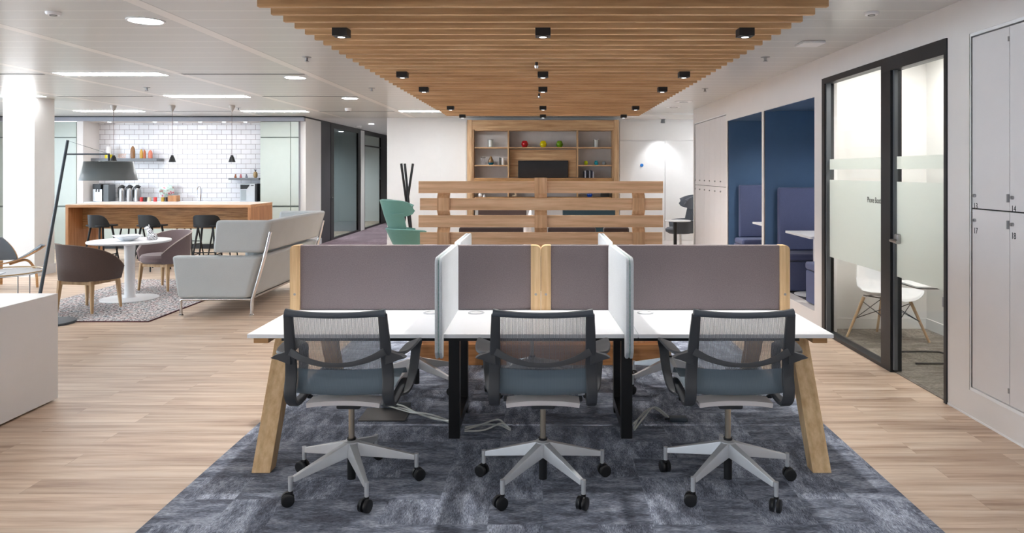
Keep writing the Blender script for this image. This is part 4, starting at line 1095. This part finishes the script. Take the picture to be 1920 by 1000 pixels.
MB().lathe([(0,0),(.2,0),(.2,.012),(.03,.02),(0,.02)], (X-.05,13.6,0)).build('base', 'blackplastic', t)

# ------------------------------------------------------------------ kitchen bar
bar = thing('kitchen_bar', 'long oak kitchen bar counter with solid ends', 'bar counter', (-6.4, 12.5, 0))
BL, BR, B0, B1 = -7.96, -4.87, 12.0, 12.96
MB().box(BL, BR, B0, B1, 1.0, 1.045, .002).build('worktop_edge', 'bar_edge', bar)
MB().box(BL, BR, B0, B1, 1.0455, 1.052).build('worktop', 'bar_top', bar)
for a in (BL, BR-.05): MB().box(a, a+.05, B0, B1, 0, .9995, .002).build('end_panel', 'bar_z', bar)
MB().box(BL+.051, BR-.051, 12.37, 12.42, .62, .9995).build('modesty_panel', 'bar_x', bar)

def make_stool(lb):
    t = thing('bar_stool', lb, 'bar stool', (0,0,0), 'black wooden bar stools')
    MB().prism(rrect(-.19, .19, -.16, .19, .07, 5), 'z', .715, .738, .006).build('seat', 'stool_black', t)
    def f(u, v):
        a = PI*1.5+(u-.5)*2*math.radians(88); s = abs(2*u-1)
        r = .198+.014*v; z0 = .700; z1 = .735+.168*(1-s**5)
        return (r*math.cos(a)*1.02, r*math.sin(a)*.85, z0+(z1-z0)*v)
    MB().surf(f, 24, 6, -.014).build('low_back', 'stool_black', t, 60)
    tops = [(-.11,-.10), (.11,-.10), (-.11,.10), (.11,.10)]
    for x, y in tops:
        MB().tube([(x, y, .715), (x*1.85, y*1.9, .003)], .014, 12, lambda q: .017-.006*q).build('leg', 'stool_black', t)
    c = lambda x, y, z: (x*(1+.85*(.715-z)/.715), y*(1+.9*(.715-z)/.715), z)
    for (a, b, z) in ((tops[0], tops[1], .30), (tops[2], tops[3], .22), (tops[0], tops[2], .26), (tops[1], tops[3], .26)):
        MB().cyl(c(*a, z), c(*b, z), .009, n=10).build('rung', 'stool_black', t)
    return t
sto = make_stool('black bar stool at the front of the bar, first from the column')
st_specs = ((px(190,11.7), 11.7, -24, None), (px(284,11.7), 11.7, -22, 'black bar stool at the front of the bar behind the silver figurine'), (px(389,11.7), 11.7, 8, 'black bar stool at the front of the bar, beside the grey sofa headrest'),
            (px(248,13.35), 13.35, 180, 'black bar stool on the kitchen side, legs showing above the glass bowl'), (px(352,13.35), 13.35, 175, 'black bar stool on the kitchen side, legs showing beside the mauve chair'), (px(418,13.35), 13.35, 184, 'black bar stool on the kitchen side, legs showing under the sofa headrest'))
for i, (x, y, r, lb) in enumerate(st_specs):
    o = sto if i == 0 else copy_tree(sto, None, lb)
    o.location = (x, y, 0); o.rotation_euler.z = math.radians(r)
# pendants
pend = None
for x_, lb in ((213, 'black bell pendant over the bar, directly above the grey floor lamp shade'), (323, 'middle black bell pendant over the bar'), (435, 'black bell pendant over the bar nearer the corridor')):
    if pend is None:
        pend = thing('pendant_lamp', lb, 'pendant lamp', (0,0,0), 'black bell pendants over the bar')
        MB().lathe([(0,0),(.05,0),(.048,-.03),(.02,-.09),(.004,-.12),(0,-.12)], (0,0,CEIL-.0005)).build('ceiling_rose', plain('rose_grey', (190,186,184), .5), pend)
        MB().cyl((0,0,CEIL-.11), (0,0,1.875), .003, n=6).build('cable', plain('cable_red_brown', (100,60,60), .6), pend)
        MB().lathe([(.012,1.885),(.022,1.88),(.027,1.855),(.035,1.845),(.048,1.80),(.058,1.765),(.055,1.765),(.044,1.80),(.02,1.845),(0,1.85)]).build('shade', 'blackplastic', pend)
        MB().lathe([(0,1.80),(.018,1.80),(.018,1.84),(0,1.845)]).build('bulb', 'down', pend)
        o = pend
    else: o = copy_tree(pend, None, lb)
    o.location = (px(x_, 12.4), 12.4, 0)

# kitchen back counter and what stands on it
KZ = .975
kc = thing('kitchen_counter', 'white kitchen back counter with cupboards under the tiled wall', 'counter', (-7.6, 15.1, 0))
MB().box(-9.48, -5.85, 14.86, 15.38, KZ-.03, KZ, .003).build('worktop', 'white_lam', kc)
for k in range(6):
    a = -9.48+k*.605; MB().box(a+.004, a+.601, 14.88, 14.90, .12, KZ-.035, .002).build('door', 'pale_green', kc)
MB().box(-9.47, -5.86, 14.905, 15.38, .10, KZ-.031).build('body', 'pale_green', kc)
MB().box(-9.47, -5.86, 14.93, 15.3, 0, .10).build('plinth', 'frame_dark', kc)
for x_ in (205, 290, 330, 375, 420, 460):
    X = px(x_, 15.1)
    t = thing('niche_downlight', 'small recessed downlight over the kitchen counter, %s' % {205:'above the coffee machine',290:'above the flasks',330:'above the middle pendant',375:'above the tap',420:'beside the water cooler shelf',460:'above the water cooler'}[x_], 'downlight', (X, 15.1, 2.64), 'niche downlights')
    MB().lathe([(0,-.001),(.03,-.001),(.03,-.004),(0,-.004)], (X,15.1,2.64)).build('lens', 'down', t)
    spot((X, 15.1, 2.62), .9, 110, .8, (math.radians(8), 0, 0), (1,.97,.95))
KY2 = 15.12
def kx(x): return px(x, KY2)
cm = thing('coffee_machine', 'black and steel coffee machine on the kitchen counter', 'coffee machine', (kx(191), KY2, KZ))
MB().box(kx(179), kx(194.5), KY2-.1, KY2+.2, KZ+.26, pz(345,KY2), .008).build('brew_head', 'blackplastic', cm)
MB().box(kx(178), kx(195.5), KY2-.08, KY2+.2, KZ+.001, KZ+.255, .005).build('body', 'steel', cm)
MB().box(kx(195.7), kx(206), KY2-.05, KY2+.2, KZ+.001, pz(345,KY2)-.01, .005).build('bean_hopper', 'frame_mid', cm)
MB().cyl((kx(184.5),KY2-.10,KZ+.2), (kx(184.5),KY2-.10,KZ+.255), .012).cyl((kx(189),KY2-.10,KZ+.2), (kx(189),KY2-.10,KZ+.255), .012).build('spout', 'chrome', cm)
fl = None
for x_, lb in ((229, 'steel vacuum flask with a black pump lid, next to the coffee machine'), (243.5, 'steel vacuum flask with a black lid, middle of three'), (258, 'steel vacuum flask with a black lid, next to the coloured mugs')):
    if fl is None:
        fl = thing('vacuum_flask', lb, 'flask', (0,0,0), 'three steel vacuum flasks')
        MB().lathe([(0,0),(.066,0),(.068,.02),(.066,.22),(.045,.275),(0,.28)]).build('body', 'steel', fl)
        MB().lathe([(.046,.272),(.05,.30),(.04,.33),(.02,.345),(0,.345)]).box(-.015, .062, -.02, .02, .30, .325, .006).build('lid', 'blackplastic', fl)
        MB().tube(spline([(-.04,0,.31),(-.075,0,.29),(-.085,0,.20),(-.08,0,.10),(-.062,0,.06)]), .009).build('handle', 'blackplastic', fl)
        o = fl
    else: o = copy_tree(fl, None, lb)
    o.location = (kx(x_), KY2, KZ+.001)
for x_, col, lb in ((270.5,(200,60,60),'red patterned mug beside the flasks'), (277,(50,46,46),'dark mug between the red and cream mugs'), (285,(210,200,170),'cream mug among the coloured mugs'), (296,(206,70,70),'coral mug beside the painted globe'), (310,(190,150,60),'ochre mug in front of the painted globe'), (317,(50,40,40),'dark brown mug beside the wooden box')):
    t = thing('mug', lb, 'mug', (kx(x_), 15.02, KZ+.001), 'coloured mugs on the kitchen counter')
    MB().lathe([(0,0),(.033,0),(.036,.09),(.032,.09),(.029,.01),(0,.01)], (kx(x_), 15.02, KZ+.001)).build('cup', C1('mug_%d' % x_, col), t)
    MB().tube(spline([(kx(x_),15.053,KZ+.075),(kx(x_),15.08,KZ+.06),(kx(x_),15.075,KZ+.03),(kx(x_),15.053,KZ+.02)]), .005).build('handle', C1('mug_%d' % x_, col), t)
t = thing('painted_globe', 'round painted ornament in white, mint and pink on the kitchen counter', 'ornament', (kx(308), 15.22, KZ+.001))
MB().lathe([(0,.0),(.07,.0),(.03,.03),(.03,.07),(.10,.10),(.14,.17),(.15,.23),(.13,.30),(.08,.345),(0,.36)], (kx(308),15.22,KZ+.001)).build('ball', 'globe', t)
solo('wooden_box', MB().box(kx(320), kx(336.5), 15.0, 15.15, KZ+.001, pz(366.5,KY2), .004), 'bar_z', 'small slatted oak box beside the painted ornament', 'box')
t = thing('kitchen_tap', 'tall curved chrome kitchen tap before the tiles', 'tap', (kx(373), 15.2, KZ+.001))
MB().tube(spline([(kx(373),15.2,KZ),(kx(373.5),15.2,KZ+.18),(kx(373),15.2,KZ+.28),(kx(370),15.2,KZ+.31),(kx(367),15.2,KZ+.27),(kx(366.5),15.2,KZ+.20)]), .011).build('spout', 'chrome', t)
MB().lathe([(0,0),(.05,0),(.05,.012),(.02,.02),(0,.02)], (kx(373),15.2,KZ+.001)).build('base', 'chrome', t)
MB().cyl((kx(366.5),15.2,KZ+.13), (kx(366.5),15.2,KZ+.205), .013).build('spray_head', 'chrome', t)
wc = thing('water_dispenser', 'pale grey countertop water dispenser below the short wall shelf', 'water dispenser', (kx(468), KY2, KZ))
ZT = pz(344.5, KY2)
MB().box(kx(454), kx(482), KY2-.12, KY2+.2, KZ+.001, ZT, .01).build('body', C1('cooler_grey', (196,202,208)), wc)
MB().prism([(kx(455.5),ZT-.02),(kx(473),ZT-.02),(kx(470),ZT-.07),(kx(467),ZT-.11),(kx(455.5),ZT-.115)], 'y', KY2-.128, KY2-.121).build('control_panel', 'blackplastic', wc)
MB().box(kx(456), kx(466), KY2-.125, KY2-.1205, KZ+.02, ZT-.125, .002).build('bay', C1('bay_grey', (160,170,176)), wc)
MB().box(kx(475), kx(480), KY2-.125, KY2-.1205, ZT-.045, ZT-.03).build('badge', 'blackplastic', wc)
MB().box(kx(482), kx(486), KY2-.11, KY2+.2, KZ+.001, ZT-.005).build('side_case', 'blackplastic', wc)
# shelves
for a, b, ya, yb, lb in ((173, 296, 297, 302.5, 'long grey wall shelf on the tiled wall above the floor lamp shade'), (430, 487, 334, 337.5, 'short grey wall shelf above the water dispenser')):
    solo('wall_shelf', MB().box(max(px(a,15.15),-9.49), px(b,15.15), 15.1, 15.4, pz(yb,15.15), pz(ya,15.15), .003), 'shelf_grey', lb, 'shelf')
SZ = pz(297,15.15)+.001
def kv(x, prof, r, h, col, lb, z=SZ, name='ornament', scale_y=.6):
    mb = MB().lathe([(p*r, q*h) for p, q in prof], (0,0,0), 20)
    for v_ in mb.bm.verts: v_.co.y *= scale_y
    bmesh.ops.translate(mb.bm, verts=mb.bm.verts, vec=(px(x,15.22), 15.22, z))
    return solo(name, mb, C1('orn_%d' % x, col, .3), lb, 'ornament', 'kitchen shelf ornaments')
t = thing('canister', 'white canister with a yellow base on the long wall shelf', 'canister', (px(204,15.22), 15.22, SZ))
MB().lathe([(0,0),(.075,0),(.075,.08),(0,.08)], (px(204,15.22),15.22,SZ)).build('base', C1('yellow', (226,208,10)), t)
MB().lathe([(0,.081),(.05,.081),(.05,.24),(.045,.25),(0,.25)], (px(204,15.22),15.22,SZ)).build('body', 'white_lam', t)
house = [(0,0),(.9,0),(1,.1),(1,.62),(.75,.85),(.2,1),(0,1)]
kv(249, house, .048, .26, (140,96,54), 'tall bronze pointed ornament on the long wall shelf')
kv(265, house, .035, .19, (196,150,50), 'golden ornament beside the tall bronze one')
kv(271, house, .028, .18, (180,96,50), 'copper ornament behind the golden one')
kv(282, house, .045, .175, (206,120,96), 'coral ornament at the end of the long wall shelf')
g = MB()
for k in range(5):
    a = px(221+k*3,15.2); g.tube(spline([(a,15.2,SZ+.006),(a+.02,15.2,SZ+.05),(a+.04,15.2,SZ+.10),(a+.01,15.2,SZ+.06),(a+.03,15.2,SZ+.008)]), .004)
solo('wire_ornament', g, C1('copper_wire', (216,176,160)), 'fine copper wire ornament on the long wall shelf', 'ornament')
SZ2 = pz(334,15.15)+.001
fig = [(0,0),(.9,0),(1,.3),(.6,.55),(.55,.62),(.62,.8),(.4,1),(0,1)]
for x, c, lb in ((441.5,(150,84,40),'tiny orange-brown figure on the short wall shelf'), (451.5,(170,90,96),'tiny pink figure on the short wall shelf'), (462,(110,112,126),'tiny grey figure on the short wall shelf')):
    kv(x, fig, .028, .08, c, lb, SZ2)
t = thing('pineapple_ornament', 'gold and black pineapple ornament at the end of the short wall shelf', 'ornament', (px(479,15.22),15.22,SZ2))
MB().lathe([(0,0),(.02,0),(.04,.03),(.045,.07),(.034,.12),(.015,.135),(0,.137)], (px(479,15.22),15.22,SZ2)).build('fruit', C1('pine_gold', (170,140,96)), t)
g = MB()
for k in range(7):
    a = 2*PI*k/7; g.tube([(px(479,15.22),15.22,SZ2+.13),(px(479,15.22)+.03*math.cos(a),15.22+.03*math.sin(a),SZ2+.19)], .006, 6, lambda q: .007*(1-q)+.001)
g.build('leaf_tuft', 'frame_dark', t)

# ------------------------------------------------------------------ lounge: rug, table, tub chairs, sofa, lamp
rug = thing('flecked_rug', 'flecked black and cream rug with a dark red border under the round table', 'rug', (-5.1, 9.1, 0))
MB().box(-6.0, -4.2, 7.66, 10.6, 0.0005, .012, .003).build('pile', 'rug', rug)
MB().box(-6.01, -4.19, 7.645, 7.659, .0005, .011).box(-4.199, -4.185, 7.645, 10.6, .0005, .011).build('binding', C1('binding', (84,44,52), .9), rug)
RZ = .0125
tc_ = (-5.165, 9.0)
rt = thing('round_table', 'round white pedestal table on the flecked rug', 'table', (tc_[0], tc_[1], RZ))
MB().lathe([(0,.715),(.455,.715),(.47,.725),(.47,.738),(.466,.742),(0,.742)], (tc_[0],tc_[1],0), 64).build('table_top', 'white_lam', rt)
MB().lathe([(0,RZ+.018),(.075,RZ+.018),(.062,.06),(.058,.2),(.06,.6),(.066,.714),(0,.714)], (tc_[0],tc_[1],0), 32).build('column', 'white_lam', rt)
MB().lathe([(0,RZ),(.33,RZ),(.33,RZ+.008),(.1,RZ+.018),(0,RZ+.018)], (tc_[0],tc_[1],0), 48).build('base_disc', 'white_lam', rt)
# glass bowl + openwork figurine
t = thing('glass_bowl', 'wide shallow clear bowl on the round white table', 'bowl', (px(239,8.95), 8.95, .743))
X = px(239, 8.95)
def bowl(u, v):
    a = 2*PI*u; r = .05+.11*v; k = 1+.18*math.cos(4*a)*v
    return (X+r*k*math.cos(a), 8.95+r*k*math.sin(a), .745+.065*v**1.3)
MB().surf(bowl, 40, 6, .004).lathe([(0,.0),(.06,0),(.06,.004),(0,.004)], (X,8.95,.7425)).build('bowl_body', C1('bowl_glass', (225,230,236), .08), t)
mb = MB()
for k in range(7):
    a = k*.9; mb.lathe([(0,0),(.025,.01),(.03,.03),(.015,.05),(0,.055)], (X+.04*math.cos(a)*(k>0), 8.95+.04*math.sin(a)*(k>0), .748), 10)
mb.build('white_filling', 'white_lam', t)
t = thing('openwork_figurine', 'black and silver openwork seated animal figurine on the round table', 'figurine', (px(281,9.05), 9.05, .743))
X = px(281, 9.05); mb = MB()
def blob(cx, cz, rx, ry, rz, rot=0):
    b = bmesh.new(); bmesh.ops.create_uvsphere(b, u_segments=16, v_segments=10, radius=1)
    mb._merge(b, Matrix.Translation((X+cx, 9.05, .743+cz)) @ Matrix.Rotation(rot, 4, 'Y') @ Matrix.Diagonal((rx, ry, rz, 1)))
blob(.03, .045, .06, .045, .045); blob(.005, .09, .035, .035, .06, -.35); blob(-.03, .145, .035, .028, .026, .1); blob(-.01, .175, .008, .01, .022); blob(-.025,.03,.012,.012,.032); blob(.0,.03,.012,.012,.032); blob(-.058,.138,.014,.014,.012)
blob(.07,.02,.03,.02,.02)
mb.build('body', 'openwork', t)

def tub_chair(lb, mat, pipe):
    t = thing('tub_chair', lb, 'armchair', (0,0,0), 'tub chairs at the round table')
    A0 = math.radians(124)
    def rim(s): return .475+.298*(max(0, 1-s**2.9))
    def f(u, v):
        s = 2*u-1; a = PI*1.5+s*A0; r = .335+.03*v
        ex = 1.05; z1 = rim(abs(s)*.97)
        return (r*ex*math.cos(a), r*math.sin(a)*.95+.03, .365+(z1-.365)*v)
    MB().surf(f, 44, 10, -.028).build('shell', mat, t, 60)
    if pipe:
        pts = [Vector(f(i/44, 1.0))+Vector((0,0,.002)) for i in range(45)]
        MB().tube(pts, .005, 6).build('piping', pipe, t)
    MB().lathe([(0,.36),(.25,.36),(.285,.39),(.29,.44),(.265,.47),(0,.48)], (0,.02,0), 32).build('seat', mat, t)
    ra = math.radians(22); ca, sa = math.cos(ra), math.sin(ra); RR = Matrix.Rotation(ra, 4, 'Z')
    for x0_, y0_ in ((-.2,-.19), (.2,-.19), (-.2,.2), (.2,.2)):
        x, y = x0_*ca-y0_*sa, x0_*sa+y0_*ca
        MB().loft([(x*1.12-.012,y*1.12-.012,.0),(x*1.12+.012,y*1.12-.012,.0),(x*1.12+.012,y*1.12+.012,.0),(x*1.12-.012,y*1.12+.012,.0)],
                  [(x-.022,y-.022,.358),(x+.022,y-.022,.358),(x+.022,y+.022,.358),(x-.022,y+.022,.358)], .003).build('leg', 'ash', t)
    MB().box(-.18,.18,-.20,-.17,.315,.35,mat=RR).box(-.18,.18,.18,.21,.315,.35,mat=RR).box(-.215,-.185,-.165,.175,.315,.35,mat=RR).box(.185,.215,-.165,.175,.315,.35,mat=RR).build('seat_rail', 'ash', t)
    return t
c1 = tub_chair('dark brown tub chair with its back to the viewer, on the near rug edge'.replace('the viewer', 'the white counter'), 'brown_fab', C1('seam_brown', (120,100,88), .8))
c1.location = (-5.22, 8.28, RZ); c1.rotation_euler.z = math.radians(-31)
c2 = tub_chair('mauve tub chair showing its seat, on the bar side of the round table', 'mauve_fab', 'piping')
c2.location = (-5.14, 9.80, RZ); c2.rotation_euler.z = math.radians(146)

# grey sofa with wrapped headrest
so = thing('grey_sofa', 'pale grey sofa with a tall wrapped back on a chrome frame', 'sofa', (-3.6, 9.0, 0))
def ushape(xo, xb, y0, y1, th, r=.07, wing=None):
    """outline, open towards -x : outer loop then inner loop"""
    n = 5; out = [(xo, y0)]
    for i in range(n+1):
        a = -PI/2+PI/2*i/n; out.append((xb-r+r*math.cos(a), y0+r+r*math.sin(a)))
    for i in range(n+1):
        a = 0+PI/2*i/n; out.append((xb-r+r*math.cos(a), y1-r+r*math.sin(a)))
    out += [(xo, y1), (xo, y1-th), (xb-th, y1-th), (xb-th, y0+th), (xo, y0+th)]
    return out
SY0, SY1 = 7.97, 9.98
lo = [(x, y, .195) for x, y in ushape(-4.05, -3.25, SY0, SY1, .11)]; hi = [(x, y, .665) for x, y in ushape(-4.11, -3.12, SY0-.01, SY1+.01, .11)]
MB().loft(lo, hi, .035, 4).build('lower_shell', 'sofa', so, 50)
lo = [(x, y, .70) for x, y in ushape(-3.66, -3.10, SY0, SY1, .10)]; hi = [(x, y, 1.06) for x, y in ushape(-3.62, -3.00, SY0-.01, SY1+.01, .10)]
MB().loft(lo, hi, .035, 4).build('headrest_shell', 'sofa', so, 50)
MB().box(-4.04, -3.36, SY0+.13, 8.96, .22, .44, .04, 3).build('seat_cushion', 'sofa', so)
MB().box(-4.04, -3.36, 8.98, SY1-.13, .22, .44, .04, 3).build('seat_cushion', 'sofa', so)
MB().box(-3.37, -3.22, SY0+.14, SY1-.14, .45, .94, .05, 3).build('back_cushion', 'sofa', so)
for yy, n_ in ((SY0+.03, 0), (SY1-.05, 1)):
    mb = MB().tube([(-4.02,yy,.01),(-4.025,yy,.15),(-4.02,yy,.172),(-4.0,yy,.18),(-3.24,yy,.18)], .016, 10)
    mb.tube(spline([(-3.235,yy,.02),(-3.232,yy,.10),(-3.225,yy,.19),(-3.15,yy-.0,.45),(-3.085,yy,.69),(-3.03,yy,.93)]), .018, 10)
    for x in (-4.02, -3.235): mb.lathe([(0,0),(.026,0),(.026,.008),(.014,.02),(0,.02)], (x, yy, 0.001), 16)
    mb.build('end_frame', 'chrome', so)
MB().box(-4.0, -3.26, SY0+.06, SY1-.08, .172, .192).build('seat_platform', 'steel', so)

# arc floor lamp
fl_ = thing('floor_lamp', 'grey cantilever floor lamp with a wide conical shade and slanted pole', 'floor lamp', (-5.19, 7.58, 0))
LY = 7.58
MB().lathe([(0,0),(.222,0),(.225,.006),(.225,.022),(.22,.026),(0,.026)], (-5.17, LY, .0005), 48).build('base_disc', 'lamp_pole', fl_)
MB().tube([(px(66,LY), LY, .025), (px(127,LY), LY, pz(263,LY))], .0165, 14, lambda q: .018-.004*q).build('pole', 'lamp_pole', fl_)
MB().tube([(px(122.5,LY), LY, pz(289.5,LY)), (px(205,LY), LY, pz(289,LY))], .009, 10).build('arm', 'lamp_pole', fl_)
MB().tube([(px(127,LY), LY, pz(264,LY)), (px(202,LY), LY, pz(288,LY))], .002, 6).build('stay_wire', 'frame_mid', fl_)
X = px(204, LY)
MB().lathe([(.270,1.508),(.228,1.706),(.222,1.706),(.264,1.508)], (X, LY, 0), 56).lathe([(.228,1.706),(.0,1.712),(.0,1.708),(.222,1.703)], (X,LY,0), 56).build('shade', 'lamp_grey', fl_)
MB().lathe([(0,1.712),(.012,1.712),(.012,1.78),(0,1.78)], (X, LY, 0)).build('shade_joint', 'lamp_pole', fl_)

# wire tray table with paper
tx, ty, tz = -5.87, 7.75, .50
t = thing('tray_table', 'round wire tray table with thin steel legs beside the shell lounge chair', 'table', (tx, ty, 0))
ring = [(tx+.42*math.cos(2*PI*k/48), ty+.42*math.sin(2*PI*k/48), tz+.02) for k in range(49)]
MB().tube(ring, .008, 8).build('rim', C1('brass_rim', (176,150,110), .3), t)
MB().lathe([(0,0),(.414,0),(.414,.006),(0,.006)], (tx,ty,tz), 48).build('tray', C1('tray_grey', (150,152,154), .35), t)
for k in range(4):
    a = math.radians(-60+k*75)
    MB().cyl((tx+.3*math.cos(a), ty+.3*math.sin(a), .0125 if tx+.3*math.cos(a) > -6.02 and ty+.3*math.sin(a) > 7.63 else 0), (tx+.3*math.cos(a), ty+.3*math.sin(a), tz-.001), .006, n=10).build('leg', 'steel', t)
solo('magazine', MB().box(-.12, .12, -.09, .09, 0, .006, mat=Matrix.Translation((tx-.02, ty-.1, tz+.0075)) @ Matrix.Rotation(.25, 4, 'Z')), 'paper', 'pale printed magazine lying on the wire tray table', 'magazine')

# three-legged shell lounge chair
ch = thing('shell_lounge_chair', 'moulded plywood lounge chair with winged seat and grey leather pads', 'armchair', (-7.42, 9.75, 0))
cx, cy = -7.37, 9.78
def wing(dz, wd=1.0, dp=1.0):
    def f(u, v):
        s = 2*u-1; q = 2*v-1
        wdt = .52*wd*(1-.10*q*q)
        x = s*wdt; d = .28*dp*math.sqrt(1-(.95*abs(s))**4)
        return (cx+x, cy-q*d-.02*abs(s), .335+.225*abs(s)**1.8+.03*q*(1-abs(s))+dz)
    return f
MB().surf(wing(0), 30, 12, -.014).build('seat_shell', 'desk_oak_x', ch, 60)
MB().surf(wing(.016, .97, .95), 30, 12, .02).build('seat_pad', C1('leather_grey', (78,82,88), .5), ch, 60)
def bk(dy, k_=1.0):
    def f(u, v):
        s = 2*u-1; wdt = .24*k_*(1-.55*v**2.2)+.0
        return (cx-.04-.06*v+s*wdt, cy+.20+.16*v-.05*s*s+dy, .38+.30*v)
    return f
MB().surf(bk(0), 14, 10, -.012).build('back_shell', 'desk_oak_x', ch, 60)
MB().surf(bk(-.014, .95), 14, 10, -.02).build('back_pad', M['leather_grey'], ch, 60)
for (xa, ya, xb, yb) in ((.30,-.02,.42,-.12), (-.30,-.02,-.42,-.12), (0,.2,0,.5)):
    MB().ribbon(spline([(cx+xa*.35,cy+ya,.335 if xa else .36),(cx+xa,cy+ya,.375 if xa else .33),(cx+xb*.95,cy+yb*.8,.22),(cx+xb,cy+yb,.002)]), (0,1,0) if xa else (1,0,0), .05, .03, lambda q: .065-.035*q).build('leg', 'desk_oak_x', ch)
ch.rotation_euler.z = math.radians(35)
